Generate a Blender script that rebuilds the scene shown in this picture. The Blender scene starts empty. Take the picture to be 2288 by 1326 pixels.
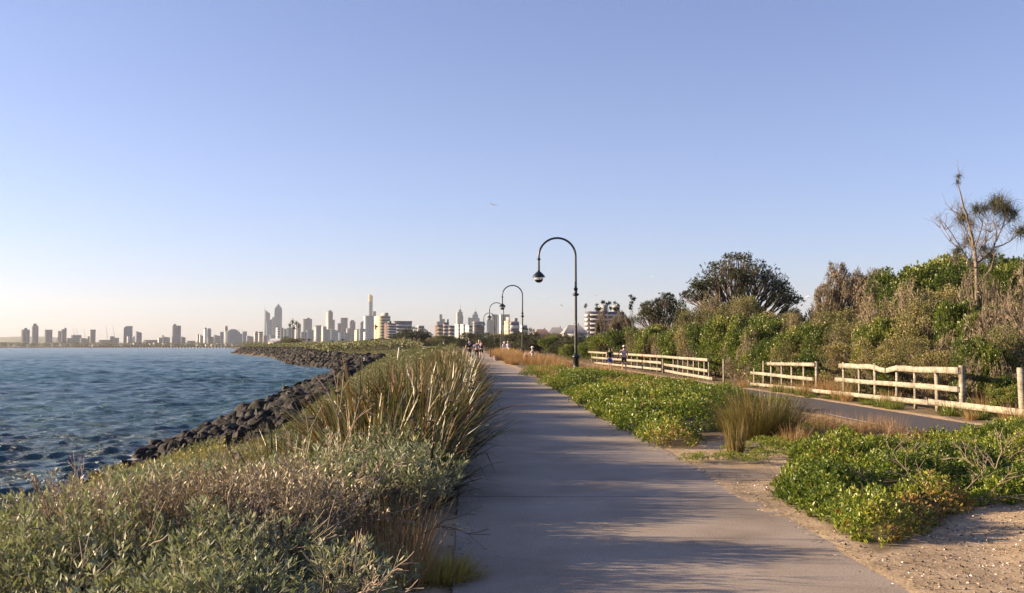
import bpy, math, random
import numpy as np
from mathutils import Vector, Matrix

# ---------------------------------------------------------------- camera, sky, sun, exposure
SC = bpy.context.scene
COL = SC.collection
PITCH = math.radians(2.65)
F = 2400.0; CX = 1144.0; CY = 663.0; EYE = 1.65
SUN_EL = 14.5; SUN_AZ = (-1.0, 0.10)

cam_d = bpy.data.cameras.new('camera'); cam = bpy.data.objects.new('camera', cam_d); COL.objects.link(cam)
cam.location = (0, 0, EYE); cam.rotation_euler = (math.pi/2 + PITCH, 0, 0)
cam_d.sensor_width = 36.0; cam_d.lens = F/2288.0*36.0; cam_d.clip_start = 0.05; cam_d.clip_end = 40000
SC.camera = cam

world = bpy.data.worlds.new('World'); SC.world = world; world.use_nodes = True
wn = world.node_tree; bg = wn.nodes['Background']
sky = wn.nodes.new('ShaderNodeTexSky'); sky.sky_type = 'NISHITA'; sky.sun_disc = False
sky.sun_elevation = math.radians(SUN_EL); sky.sun_rotation = math.atan2(SUN_AZ[0], SUN_AZ[1])
sky.altitude = 0; sky.air_density = 1.0; sky.dust_density = 0.45; sky.ozone_density = 3.2
tin = wn.nodes.new('ShaderNodeMix'); tin.data_type = 'RGBA'; tin.blend_type = 'MULTIPLY'; tin.inputs[0].default_value = 1; tin.inputs[7].default_value = (1, 1, 1, 1)
wtc = wn.nodes.new('ShaderNodeTexCoord'); wsp = wn.nodes.new('ShaderNodeSeparateXYZ'); wn.links.new(wtc.outputs['Generated'], wsp.inputs[0])
wrp = wn.nodes.new('ShaderNodeValToRGB'); wn.links.new(wsp.outputs[2], wrp.inputs[0]); wrp.color_ramp.elements[0].position = 0.0; wrp.color_ramp.elements[0].color = (.50, .465, .625, 1)
wrp.color_ramp.elements[1].position = .22; wrp.color_ramp.elements[1].color = (.565, .4725, .575, 1)
wx2 = wn.nodes.new('ShaderNodeVectorMath'); wx2.operation = 'SCALE'; wx2.inputs[3].default_value = 2.0; wn.links.new(wrp.outputs[0], wx2.inputs[0]); wn.links.new(wx2.outputs[0], tin.inputs[7])
wn.links.new(sky.outputs[0], tin.inputs[6]); hs = wn.nodes.new('ShaderNodeHueSaturation'); hs.inputs['Saturation'].default_value = .92; wn.links.new(tin.outputs[2], hs.inputs['Color']); wn.links.new(hs.outputs[0], bg.inputs[0]); bg.inputs[1].default_value = 0.059

sun_d = bpy.data.lights.new('sun', 'SUN'); sun = bpy.data.objects.new('sun', sun_d); COL.objects.link(sun)
sun_d.energy = 5.0; sun_d.angle = math.radians(0.5); sun_d.color = (1.0, 0.77, 0.50)
_v = Vector((SUN_AZ[0], SUN_AZ[1], 0)).normalized()*math.cos(math.radians(SUN_EL)); _v.z = math.sin(math.radians(SUN_EL))
sun.rotation_euler = (-_v).to_track_quat('-Z', 'Y').to_euler()
SC.view_settings.view_transform = 'Standard'; SC.view_settings.look = 'None'
SC.view_settings.exposure = 1.64; SC.view_settings.gamma = 1.0
SC.cycles.max_bounces = 6; SC.cycles.diffuse_bounces = 2; SC.cycles.glossy_bounces = 3
SC.cycles.transmission_bounces = 5; SC.cycles.transparent_max_bounces = 6; SC.cycles.volume_bounces = 0

# ---------------------------------------------------------------- helpers
def ray(px, py):
    a = (px-CX)/F; b = -(py-CY)/F
    c, s = math.cos(PITCH), math.sin(PITCH)
    return np.array([a, c - b*s, s + b*c])
def at(px, py, D):                       # real-world point seen at a pixel, D metres ahead
    r = ray(px, py); k = D/r[1]
    return (r[0]*k, D, EYE + r[2]*k)
def ground_at(px, py, z=0.0):
    r = ray(px, py); k = (z-EYE)/r[2]
    return (r[0]*k, r[1]*k)
def zpx(py, D): return at(CX, py, D)[2]

def tag(o, label=None, cat=None, group=None, kind=None):
    if label: o['label'] = label
    if cat: o['category'] = cat
    if group: o['group'] = group
    if kind: o['kind'] = kind
    return o
def empty(name, loc=(0, 0, 0), rz=0.0, label=None, cat=None, group=None):
    o = bpy.data.objects.new(name, None); COL.objects.link(o); o.location = loc; o.rotation_euler = (0, 0, rz)
    o.empty_display_size = 0.1
    return tag(o, label, cat, group)

class MB:
    """collects polygons (numpy) and links them as ONE mesh object"""
    def __init__(s): s.V = []; s.F = []; s.T = []; s.n = 0
    def add(s, V, Fa, tint=0.5):
        V = np.asarray(V, float).reshape(-1, 3); Fa = np.asarray(Fa, int)
        s.V.append(V); s.F.append(Fa + s.n)
        s.T.append(np.broadcast_to(np.asarray(tint, float), (len(V),)).copy()); s.n += len(V)
    def quads(s, Q, tint=0.5):           # Q (n,4,3)
        n = len(Q); t = np.repeat(np.broadcast_to(tint, (n,)), 4)
        s.add(Q.reshape(-1, 3), np.arange(n*4).reshape(n, 4), t)
    def box(s, c, size, rz=0.0, tint=0.5, rx=0.0, ry=0.0):
        hx, hy, hz = np.array(size)/2.0
        P = np.array([[x, y, z] for x in (-hx, hx) for y in (-hy, hy) for z in (-hz, hz)])
        M = np.array(Matrix.Rotation(rz, 3, 'Z') @ Matrix.Rotation(ry, 3, 'Y') @ Matrix.Rotation(rx, 3, 'X'))
        P = P @ M.T + np.array(c)
        s.add(P, [[0, 1, 3, 2], [4, 6, 7, 5], [0, 4, 5, 1], [2, 3, 7, 6], [0, 2, 6, 4], [1, 5, 7, 3]], tint)
    def prism(s, poly, z0, z1, ztop=None, tint=0.5):   # poly list (x,y); ztop optional per-vertex top
        n = len(poly); b = [(x, y, z0) for x, y in poly]
        t = [(x, y, (ztop[i] if ztop is not None else z1)) for i, (x, y) in enumerate(poly)]
        s.add(b+t, np.array([[i, (i+1) % n, n+(i+1) % n, n+i] for i in range(n)]), tint)
        for k in range(1, n-1): 
            s.add([t[0], t[k], t[k+1]], [[0, 1, 2]], tint)
    def lathe(s, prof, c=(0, 0, 0), seg=12, tint=0.5):
        a = np.arange(seg)/seg*2*math.pi
        V = np.array([[r*math.cos(t)+c[0], r*math.sin(t)+c[1], z+c[2]] for r, z in prof for t in a])
        Fa = [[i*seg+j, i*seg+(j+1) % seg, (i+1)*seg+(j+1) % seg, (i+1)*seg+j] for i in range(len(prof)-1) for j in range(seg)]
        s.add(V, Fa, tint)
    def segs(s, P0, P1, R0, R1, sides=3, tint=0.5):
        P0 = np.asarray(P0, float); P1 = np.asarray(P1, float); n = len(P0)
        if n == 0: return
        R0 = np.broadcast_to(R0, (n,)); R1 = np.broadcast_to(R1, (n,)); d = P1-P0
        d /= (np.linalg.norm(d, axis=1, keepdims=True)+1e-9)
        h = np.where(np.abs(d[:, 2:3]) > .9, np.array([[1., 0, 0]]), np.array([[0, 0, 1.]]))
        u = np.cross(d, h); u /= np.linalg.norm(u, axis=1, keepdims=True); w = np.cross(d, u)
        V = np.zeros((n, 2*sides, 3))
        for k in range(sides):
            a = 2*math.pi*k/sides; o = u*math.cos(a)+w*math.sin(a)
            V[:, k] = P0+o*R0[:, None]; V[:, sides+k] = P1+o*R1[:, None]
        base = np.array([[k, (k+1) % sides, sides+(k+1) % sides, sides+k] for k in range(sides)])
        Fa = (np.arange(n)[:, None, None]*2*sides + base[None]).reshape(-1, 4)
        s.add(V.reshape(-1, 3), Fa, np.repeat(np.broadcast_to(tint, (n,)), 2*sides))
    def tube(s, pts, rad, sides=8, tint=0.5, cap=True):
        pts = np.asarray(pts, float); n = len(pts); rad = np.broadcast_to(rad, (n,))
        t = np.gradient(pts, axis=0); t /= np.linalg.norm(t, axis=1, keepdims=True)+1e-9
        u = np.cross(t[0], [0.31, .95, .1]); u /= np.linalg.norm(u); V = []
        for i in range(n):
            u = u - t[i]*np.dot(u, t[i]); u /= np.linalg.norm(u); w = np.cross(t[i], u)
            for k in range(sides):
                a = 2*math.pi*k/sides; V.append(pts[i]+(u*math.cos(a)+w*math.sin(a))*rad[i])
        Fa = [[i*sides+k, i*sides+(k+1) % sides, (i+1)*sides+(k+1) % sides, (i+1)*sides+k] for i in range(n-1) for k in range(sides)]
        s.add(V, Fa, tint)
        if cap:
            for i in (0, n-1):
                m = len(V); ring = [V[i*sides+k] for k in range(sides)]
                s.add(ring+[pts[i]], [[k, (k+1) % sides, sides] for k in range(sides)], tint)
    def mesh(s, name):
        me = bpy.data.meshes.new(name)
        V = np.concatenate(s.V); me.vertices.add(len(V)); me.vertices.foreach_set('co', V.ravel().astype(np.float32))
        loops = np.concatenate([f.ravel() for f in s.F]); tot = np.concatenate([np.full(len(f), f.shape[1]) for f in s.F])
        start = np.concatenate([[0], np.cumsum(tot)[:-1]])
        me.loops.add(len(loops)); me.loops.foreach_set('vertex_index', loops.astype(np.int32))
        me.polygons.add(len(tot)); me.polygons.foreach_set('loop_start', start.astype(np.int32))
        me.polygons.foreach_set('loop_total', tot.astype(np.int32))
        me.update(calc_edges=True); me.validate()
        if len(me.vertices) == len(V):
            at_ = me.attributes.new('tint', 'FLOAT', 'POINT'); at_.data.foreach_set('value', np.concatenate(s.T).astype(np.float32))
        return me
    def build(s, name, mat, parent=None, smooth=False, loc=None):
        me = s.mesh(name); me.materials.append(mat)
        if smooth: me.polygons.foreach_set('use_smooth', np.ones(len(me.polygons), bool))
        o = bpy.data.objects.new(name, me); COL.objects.link(o)
        if parent: o.parent = parent
        if loc is not None: o.location = loc
        return o

def vnoise(x, y, seed=0, sc=1.0):
    x = np.asarray(x, float)*sc+seed*17.13; y = np.asarray(y, float)*sc+seed*5.71
    xi = np.floor(x); yi = np.floor(y); fx = x-xi; fy = y-yi; fx = fx*fx*(3-2*fx); fy = fy*fy*(3-2*fy)
    def h(a, b): v = np.sin(a*127.1+b*311.7+seed*74.7)*43758.5453; return v-np.floor(v)
    return (h(xi, yi)*(1-fx)+h(xi+1, yi)*fx)*(1-fy)+(h(xi, yi+1)*(1-fx)+h(xi+1, yi+1)*fx)*fy
def fbm(x, y, seed=0, sc=1.0, oct=3):
    s = 0; a = .5; t = 0
    for k in range(oct): s = s+a*vnoise(x, y, seed+k, sc*2**k); t += a; a *= .5
    return s/t
def sstep(x): x = np.clip(x, 0, 1); return x*x*(3-2*x)
def nrm(v): return v/(np.linalg.norm(v, axis=-1, keepdims=True)+1e-9)
def inpoly(x, y, poly):
    c = np.zeros(np.shape(x), bool); n = len(poly)
    for i in range(n):
        x0, y0 = poly[i]; x1, y1 = poly[(i+1) % n]
        m = ((y0 > y) != (y1 > y)) & (x < (x1-x0)*(y-y0)/((y1-y0) or 1e-9)+x0); c ^= m
    return c

# ---------------------------------------------------------------- materials
def newmat(name):
    m = bpy.data.materials.new(name); m.use_nodes = True; nt = m.node_tree
    return m, nt, nt.nodes['Principled BSDF']
def ramp(nt, cols, src, pos=None):
    r = nt.nodes.new('ShaderNodeValToRGB'); e = r.color_ramp.elements
    while len(e) < len(cols): e.new(0.5)
    for i, c in enumerate(cols):
        e[i].position = pos[i] if pos else i/(len(cols)-1); e[i].color = (*c, 1)
    nt.links.new(src, r.inputs[0]); return r
def noise(nt, scale, detail=3, vec=None, rough=.6):
    n = nt.nodes.new('ShaderNodeTexNoise'); n.inputs['Scale'].default_value = scale; n.inputs['Detail'].default_value = detail
    n.inputs['Roughness'].default_value = rough
    if vec is not None: nt.links.new(vec, n.inputs['Vector'])
    return n
def coord(nt, kind='Object'): return nt.nodes.new('ShaderNodeTexCoord').outputs[kind]
def bump(nt, src, b, strength=.3, dist=.02):
    n = nt.nodes.new('ShaderNodeBump'); n.inputs['Strength'].default_value = strength; n.inputs['Distance'].default_value = dist
    nt.links.new(src, n.inputs['Height']); nt.links.new(n.outputs[0], b.inputs['Normal']); return n
def noisemat(name, cols, scale=5, rough=.85, bscale=None, bstr=.4, bdist=.02, detail=5, pos=None, spec=.3):
    m, nt, b = newmat(name); c = coord(nt)
    n = noise(nt, scale, detail, c); r = ramp(nt, cols, n.outputs[0], pos or [0.3+.4*i/(len(cols)-1) for i in range(len(cols))])
    nt.links.new(r.outputs[0], b.inputs['Base Color']); b.inputs['Roughness'].default_value = rough
    b.inputs['Specular IOR Level'].default_value = spec
    if bscale: bump(nt, noise(nt, bscale, 6, c).outputs[0], b, bstr, bdist)
    return m
def plain(name, col, rough=.6, metal=0.0, spec=.5):
    m, nt, b = newmat(name); b.inputs['Base Color'].default_value = (*col, 1); b.inputs['Roughness'].default_value = rough
    b.inputs['Metallic'].default_value = metal; b.inputs['Specular IOR Level'].default_value = spec; return m
def leafmat(name, cols, rough=.5, trans=.25, tcol=(.2, .25, .03), spec=.35, pos=None):
    m, nt, b = newmat(name); a = nt.nodes.new('ShaderNodeAttribute'); a.attribute_name = 'tint'
    r = ramp(nt, cols, a.outputs['Fac'], pos); nt.links.new(r.outputs[0], b.inputs['Base Color'])
    b.inputs['Roughness'].default_value = rough; b.inputs['Specular IOR Level'].default_value = spec
    t = nt.nodes.new('ShaderNodeBsdfTranslucent'); mx = nt.nodes.new('ShaderNodeMixShader'); mx.inputs[0].default_value = trans
    g = nt.nodes.new('ShaderNodeMix'); g.data_type = 'RGBA'; g.inputs[0].default_value = .5
    nt.links.new(r.outputs[0], g.inputs[6]); g.inputs[7].default_value = (*tcol, 1)
    nt.links.new(g.outputs[2], t.inputs[0]); nt.links.new(b.outputs[0], mx.inputs[1]); nt.links.new(t.outputs[0], mx.inputs[2])
    nt.links.new(mx.outputs[0], nt.nodes['Material Output'].inputs[0]); return m

M = {}
M['salt'] = leafmat('saltbush_leaf', [(.05, .058, .028), (.14, .15, .08), (.25, .26, .155), (.42, .42, .30), (.38, .33, .08)], trans=.28, rough=.5, spec=.25, pos=[0, .3, .6, .88, 1])
M['scrub'] = leafmat('coast_scrub_leaf', [(.05, .052, .018), (.12, .12, .045), (.21, .195, .09), (.32, .25, .13)], trans=.18)
M['succ'] = leafmat('succulent_leaf', [(.035, .055, .010), (.085, .125, .014), (.18, .22, .025), (.31, .28, .045), (.19, .125, .06), (.25, .09, .03)], rough=.4, trans=.22, tcol=(.22, .32, .02), pos=[0, .25, .5, .74, .88, 1])
M['green'] = leafmat('broad_leaf', [(.028, .040, .009), (.075, .10, .017), (.15, .17, .03), (.27, .24, .07)], rough=.4, trans=.22, tcol=(.2, .32, .02))
M['olive'] = leafmat('olive_leaf', [(.05, .05, .016), (.12, .115, .032), (.21, .185, .06), (.30, .22, .09)], trans=.15)
M['dark'] = leafmat('dark_needle', [(.018, .02, .01), (.04, .042, .018), (.08, .072, .03)], trans=.1)
M['twigred'] = leafmat('reddish_twig_foliage', [(.065, .05, .03), (.14, .105, .06), (.23, .17, .10)], trans=.1, tcol=(.2, .12, .05))
M['needle'] = leafmat('drooping_needle', [(.03, .04, .025), (.07, .075, .045), (.14, .10, .05)], trans=.12)
M['flax'] = leafmat('flax_blade', [(.008, .012, .005), (.02, .026, .009), (.055, .055, .015), (.24, .19, .06), (.17, .06, .02)], rough=.42, trans=.12, tcol=(.4, .38, .05), spec=.5, pos=[0, .35, .62, .82, 1])
M['saltyel'] = leafmat('yellowing_shrub_leaf', [(.06, .06, .018), (.17, .16, .04), (.29, .27, .07), (.42, .36, .12), (.42, .30, .04)], rough=.4, trans=.2, tcol=(.35, .33, .05))
M['drybush'] = leafmat('dry_bush_leaf', [(.09, .07, .04), (.22, .18, .10), (.36, .30, .19), (.50, .44, .32)], rough=.5, trans=.15, tcol=(.3, .2, .1))
M['dry'] = leafmat('dry_grass_blade', [(.12, .07, .03), (.25, .14, .055), (.36, .22, .09), (.52, .40, .22)], trans=.3, tcol=(.5, .28, .08))
M['golden'] = leafmat('golden_grass', [(.14, .12, .03), (.32, .25, .06), (.48, .36, .10)], trans=.3, tcol=(.5, .36, .08))
M['rush'] = leafmat('rush_stem', [(.035, .035, .010), (.09, .08, .02), (.18, .12, .035), (.27, .16, .06)], trans=.18)
M['palm'] = leafmat('palm_frond', [(.02, .03, .012), (.05, .06, .02), (.10, .10, .04)], trans=.1)
M['bark'] = noisemat('bark', [(.07, .05, .035), (.17, .13, .10)], 12, bscale=40)
M['deadwood'] = noisemat('dead_wood', [(.17, .12, .085), (.36, .28, .21)], 10)
M['greytwig'] = noisemat('grey_twig', [(.12, .092, .068), (.26, .205, .15)], 6)
M['rock'] = noisemat('basalt_rock', [(.004, .0035, .003), (.011, .009, .008), (.04, .03, .022)], 2.2, rough=.8, bscale=9, bstr=.7, bdist=.06)
M['lampmetal'] = plain('black_painted_iron', (.012, .014, .014), .35, 0, .5)
M['asphalt'] = noisemat('bike_path_asphalt', [(.05, .045, .048), (.10, .085, .08)], 60, .9, 150, .4, .005)
M['whitepaint'] = noisemat('worn_white_paint', [(.35, .33, .32), (.75, .73, .7)], 14, .7)
# ---------------------------------------------------------------- the lie of the land
def smooth_tab(ys, xs, w=9):
    g = np.arange(-60, 1200, 1.0); v = np.interp(g, ys, xs); k = np.hanning(w+2); k /= k.sum()
    vv = np.convolve(np.pad(v, w, mode='edge'), k, 'same')[w:-w]; return lambda y: np.interp(y, g, vv)
prof = smooth_tab([-20, 42, 60, 90, 130, 190, 260, 400, 1200], [0, 0, .2, .5, .62, .75, 1.5, 1.7, 1.5], 21)
rprof = smooth_tab([0, 20, 37, 60, 100, 200, 400, 1200], [.02, 0, -.15, -.22, .07, .4, 1.2, 1.5], 9)
pl = smooth_tab([-20, 7.2, 9.5, 12.5, 40, 63, 90, 132, 160, 200, 400, 1200], [.6, -.39, -.49, -.62, -1.45, -2.5, -4.1, -5.0, -7.5, -13, -40, -60])
pr = smooth_tab([-20, 7.2, 9.5, 12.5, 40, 63, 76, 90, 132, 160, 200, 400, 1200], [3.6, 2.75, 2.68, 2.58, 1.73, .45, -.35, -1.35, -2.6, -5, -10, -37, -57])
fx = smooth_tab([-20, 0, 20, 27, 37.5, 60, 100, 140, 200, 1200], [10.6, 10.7, 10.9, 11.1, 11.4, 10.6, 7.3, 3.2, -3, -3], 5)
_cy = np.array([-60, 22, 30, 41, 47, 65, 96, 140, 171, 200, 225, 355, 577, 640, 800, 1500, 2640.]); _cx = np.array([-10.2, -10.5, -11.1, -12.9, -13.1, -14.8, -18.6, -22, -26, -38, -46, -78, -150, -125, -140, -380, -675.])
def coast(y): return np.interp(y, _cy, _cx) + 1.1*(fbm(np.asarray(y, float), 0*np.asarray(y, float), 3, .12)-.5)*np.clip(1, 0, 1)
SEA = -2.2
def base_land(x, y):
    a = prof(y); b = rprof(y); t = sstep((x-pr(y)-.3)/6); z = a*(1-t)+b*t
    xf = fx(y); hh = np.interp(y, [0, 20, 60, 100, 200, 400], [1.1, 1.5, 1.6, .8, .4, .3])
    return z + hh*sstep((x-xf-.6)/9) + .5*sstep((x-xf-10)/12)*(y < 200)
def Z(x, y):
    x = np.asarray(x, float); y = np.asarray(y, float)
    land = base_land(x, y); xc = coast(y); s = x-xc; L = pl(y)
    w = np.maximum(L-xc-4.5, 1.0); t = np.clip((L-.2-x)/w, 0, 1)
    bank = land - 1.0*t**1.3
    top = land-1.0
    rockz = SEA + (top-SEA)*np.clip(s/4.5, 0, 1)
    z = np.where(s > 4.5, bank, np.where(s > 0, rockz, SEA + .25*np.maximum(s, -12)))
    # rougher off the paths
    off = np.minimum(np.abs(x-(L+pr(y))/2)-(pr(y)-L)/2, np.abs(x-(fx(y)-2.2))-1.25)
    rough = (fbm(x, y, 5, .9)-.5)*.13*sstep((off-.1)/1.2)
    return z + rough*(s > 0)
def gpt(px, py):
    x, y = ground_at(px, py, 0.0)
    for _ in range(6): x, y = ground_at(px, py, float(Z(x, y)))
    return x, y
def axis(lo, hi, fine_lo, fine_hi, step, g=1.12):
    a = list(np.arange(fine_lo, fine_hi, step)); d = step; v = a[-1]
    while v < hi: d *= g; v += d; a.append(min(v, hi))
    d = step; v = a[0]
    while v > lo: d *= g; v -= d; a.insert(0, max(v, lo))
    return np.array(a)
def sheet(xs, ys, zf, tf):
    X, Y = np.meshgrid(xs, ys); nx, ny = len(xs), len(ys); b = MB()
    V = np.stack([X, Y, zf(X, Y)], -1).reshape(-1, 3); i = np.arange(nx*ny).reshape(ny, nx)
    Fa = np.stack([i[:-1, :-1], i[:-1, 1:], i[1:, 1:], i[1:, :-1]], -1).reshape(-1, 4); b.add(V, Fa, tf(X, Y).ravel()); return b

# ground material: tint 0 sand, 1 dark litter and soil
m, nt, b = newmat('sand_and_soil'); c = coord(nt); n1 = noise(nt, 2.0, 6, c); n2 = noise(nt, 45, 4, c)
sand = ramp(nt, [(.28, .20, .12), (.44, .325, .205), (.51, .39, .26)], n1.outputs[0], [.3, .55, .75])
soil = ramp(nt, [(.035, .028, .016), (.10, .075, .04), (.17, .12, .07)], n2.outputs[0], [.3, .5, .75])
at_ = nt.nodes.new('ShaderNodeAttribute'); at_.attribute_name = 'tint'
mx = nt.nodes.new('ShaderNodeMix'); mx.data_type = 'RGBA'; nt.links.new(at_.outputs['Fac'], mx.inputs[0])
nt.links.new(sand.outputs[0], mx.inputs[6]); nt.links.new(soil.outputs[0], mx.inputs[7]); 
spk = ramp(nt, [(.55, .5, .45), (1, 1, 1), (1.0, 1, 1), (1.25, 1.2, 1.15)], n2.outputs[0], [.32, .42, .66, .8])
mu = nt.nodes.new('ShaderNodeMix'); mu.data_type = 'RGBA'; mu.blend_type = 'MULTIPLY'; mu.inputs[0].default_value = .8
nt.links.new(mx.outputs[2], mu.inputs[6]); nt.links.new(spk.outputs[0], mu.inputs[7]); nt.links.new(mu.outputs[2], b.inputs['Base Color'])
b.inputs['Roughness'].default_value = .95; b.inputs['Specular IOR Level'].default_value = .15
bump(nt, noise(nt, 14, 8, c, .7).outputs[0], b, .8, .04); M['ground'] = m

# polygons (on the ground) where the low green cover grows beside the path
def wpoly(pts): return [gpt(*p) for p in pts]
G_NEAR = wpoly([(1738, 1105), (1752, 1128), (1850, 1170), (1915, 1218), (1975, 1232), (2050, 1205), (2110, 1165), (2200, 1128), (2330, 1118), (2460, 1010), (2400, 965), (2200, 975), (2110, 990), (2010, 992), (1860, 988), (1790, 1005), (1765, 1040)])
G_BACK = wpoly([(1235, 868), (1330, 928), (1400, 968), (1462, 1003), (1545, 1002), (1590, 985), (1620, 960), (1700, 915), (1660, 892), (1560, 882), (1420, 860), (1330, 848), (1240, 846)])
G_PATCH = [(1598, 1032, .33), (1672, 1030, .3), (1735, 1022, .35), (1705, 1000, .4), (1660, 1010, .25), (1790, 1010, .45), (1790, 962, .42), (1835, 978, .38), (1745, 985, .35)]
def tint_f(X, Y):
    t = np.zeros(X.shape)
    t[inpoly(X, Y, G_BACK)] = .9; t[inpoly(X, Y, G_NEAR)] = .75
    t = np.maximum(t, sstep((pl(Y)-.15-X)/.3)*.95)                    # the scrub bank
    t = np.maximum(t, sstep((X-fx(Y)-.3)/.8)*.95)                      # under the shrubs beyond the fence
    t = np.maximum(t, sstep((Y-18.5)/3)*(.75)*(X > pr(Y)+.4)*(np.abs(X-fx(Y)+2.2) > 1.5))
    t = t*np.clip(.55+fbm(X, Y, 9, .8), 0, 1)
    return np.clip(t, 0, 1)
def gz(X, Y):
    z = Z(X, Y)
    onp = (X > pl(Y)+.02) & (X < pr(Y)-.02) & (Y < 180)
    onb = np.abs(X-(fx(Y)-2.2)) < 1.2
    # wind-blown sand laps over the right edge of the path
    lap = (pr(Y)-X); spill = .035*np.clip(1-lap/(.10+.55*fbm(X*.3, Y, 12, 1.1)**2*(Y < 16)), -1, 1)
    z = np.where(onp, z-.03+np.clip(spill, 0, .1)*1.3, z)
    return np.where(onb, z-.03, z)
xs = axis(-700, 2500, -13, 13, .16, 1.08); ys = axis(-60, 8400, 0, 26, .16, 1.035)
g = sheet(xs, ys, lambda X, Y: np.where(Y < 2600, gz(X, Y), 0.8), tint_f)
tag(g.build('ground', M['ground'], smooth=True), kind='structure')

def ribbon(lf, rf, ys, dz, nx=8):
    L = lf(ys); R = rf(ys); u = np.linspace(0, 1, nx); X = L[:, None]*(1-u)+R[:, None]*u; Y = np.repeat(ys[:, None], nx, 1)
    b = MB(); i = np.arange(X.size).reshape(X.shape); zz = prof(Y) if dz is None else Z(X, Y)
    b.add(np.stack([X, Y, zz+(dz or 0)], -1).reshape(-1, 3), np.stack([i[:-1, :-1], i[:-1, 1:], i[1:, 1:], i[1:, :-1]], -1).reshape(-1, 4)); return b
m, nt, b = newmat('path_concrete'); c = coord(nt); n1 = noise(nt, .7, 5, c); n2 = noise(nt, 55, 5, c, .8); n3 = noise(nt, 420, 2, c)
r1 = ramp(nt, [(.215, .17, .128), (.325, .264, .204), (.395, .325, .255)], n1.outputs[0], [.26, .5, .75])
r2 = ramp(nt, [(.5, .5, .5), (1, 1, 1), (1.5, 1.48, 1.42)], n2.outputs[0], [.3, .5, .72])
mu = nt.nodes.new('ShaderNodeMix'); mu.data_type = 'RGBA'; mu.blend_type = 'MULTIPLY'; mu.inputs[0].default_value = 1
nt.links.new(r1.outputs[0], mu.inputs[6]); nt.links.new(r2.outputs[0], mu.inputs[7])
sp = nt.nodes.new('ShaderNodeSeparateXYZ'); nt.links.new(c, sp.inputs[0])
wob = nt.nodes.new('ShaderNodeMath'); wob.operation = 'MULTIPLY_ADD'; nt.links.new(noise(nt, 1.2, 4, c).outputs[0], wob.inputs[0]); wob.inputs[1].default_value = .12; nt.links.new(sp.outputs[1], wob.inputs[2])
md = nt.nodes.new('ShaderNodeMath'); md.operation = 'PINGPONG'; md.inputs[1].default_value = 3.0
ad = nt.nodes.new('ShaderNodeMath'); ad.operation = 'ADD'; ad.inputs[1].default_value = .06; nt.links.new(wob.outputs[0], ad.inputs[0]); nt.links.new(ad.outputs[0], md.inputs[0])
lt = nt.nodes.new('ShaderNodeMath'); lt.operation = 'LESS_THAN'; lt.inputs[1].default_value = .012; nt.links.new(md.outputs[0], lt.inputs[0])
mj = nt.nodes.new('ShaderNodeMix'); mj.data_type = 'RGBA'; mj.inputs[7].default_value = (.05, .04, .035, 1)
nt.links.new(lt.outputs[0], mj.inputs[0]); nt.links.new(mu.outputs[2], mj.inputs[6]); nt.links.new(mj.outputs[2], b.inputs['Base Color'])
b.inputs['Roughness'].default_value = .9; b.inputs['Specular IOR Level'].default_value = .25
bump(nt, n2.outputs[0], b, .6, .006); M['path'] = m
ry = np.concatenate([np.arange(-6, 60, .5), np.arange(60, 181, 2.)])
tag(ribbon(pl, pr, ry, None).build('path', M['path']), kind='structure')
bl = ribbon(lambda y: fx(y)-3.3, lambda y: fx(y)-1.1, np.arange(8, 118, 1.), .004)
tag(bl.build('bike_path', M['asphalt']), kind='structure')
tag(ribbon(lambda y: fx(y)-3.2, lambda y: fx(y)-3.14, np.linspace(23.2, 27, 6), .009, 2).build('painted_line', M['whitepaint']), 'short thin worn white line at the near edge of the bike path', 'road marking')
EDGE = None

# ---------------------------------------------------------------- the sea
rng = np.random.default_rng(7)
rr = [13.0]
while rr[-1] < 8200: rr.append(rr[-1]*(1.0036 if rr[-1] < 500 else (1.007 if rr[-1] < 2600 else 1.03)))
rr = np.array(rr); th = np.concatenate([np.linspace(-82, -34, 60)[:-1], np.linspace(-34, 2, 480), np.linspace(2, 20, 20)[1:]])*math.pi/180
R_, T_ = np.meshgrid(rr, th, indexing='ij'); X = R_*np.sin(T_); Y = R_*np.cos(T_)
H = np.zeros(X.shape); DX = np.zeros(X.shape); DY = np.zeros(X.shape)
sp_r = R_*.0036
for k in range(64):
    wl = 10**rng.uniform(math.log10(.4), math.log10(9)); a = rng.normal(-1.05, .55)       # mostly towards the viewer and the bank
    kx, ky = math.cos(a)*2*math.pi/wl, math.sin(a)*2*math.pi/wl; amp = .0095*wl**.42
    fade = np.clip(wl/(2.2*np.maximum(sp_r, .08))-.6, 0, 1)
    ph = kx*X+ky*Y+rng.uniform(0, 6.28)+1.6*fbm(X, Y, k, .07, 2)
    H += amp*fade*np.sin(ph); DX += amp*.8*fade*math.cos(a)*np.cos(ph); DY += amp*.8*fade*math.sin(a)*np.cos(ph)
H *= .6+.9*fbm(X, Y, 77, .05, 2)
sc_ = X-coast(np.minimum(Y, 2600)); foam = np.clip(1-(-sc_-.2)/2.2, 0, 1)*(sc_ < 3)*(Y < 700)
swl = np.exp(-((-sc_-1.6)/.9)**2)*.16*(Y < 200); H += swl*fbm(X, Y, 31, .4)
b = MB(); i = np.arange(X.size).reshape(X.shape)
b.add(np.stack([X+DX, Y+DY, SEA+H], -1).reshape(-1, 3), np.stack([i[:-1, :-1], i[:-1, 1:], i[1:, 1:], i[1:, :-1]], -1).reshape(-1, 4), foam.ravel())
m, nt, bs = newmat('sea_water'); c = coord(nt)
big = noise(nt, .018, 3, c); col = ramp(nt, [(.026, .078, .095), (.028, .11, .112)], big.outputs[0], [.4, .62])
a_ = nt.nodes.new('ShaderNodeAttribute'); a_.attribute_name = 'tint'
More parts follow.
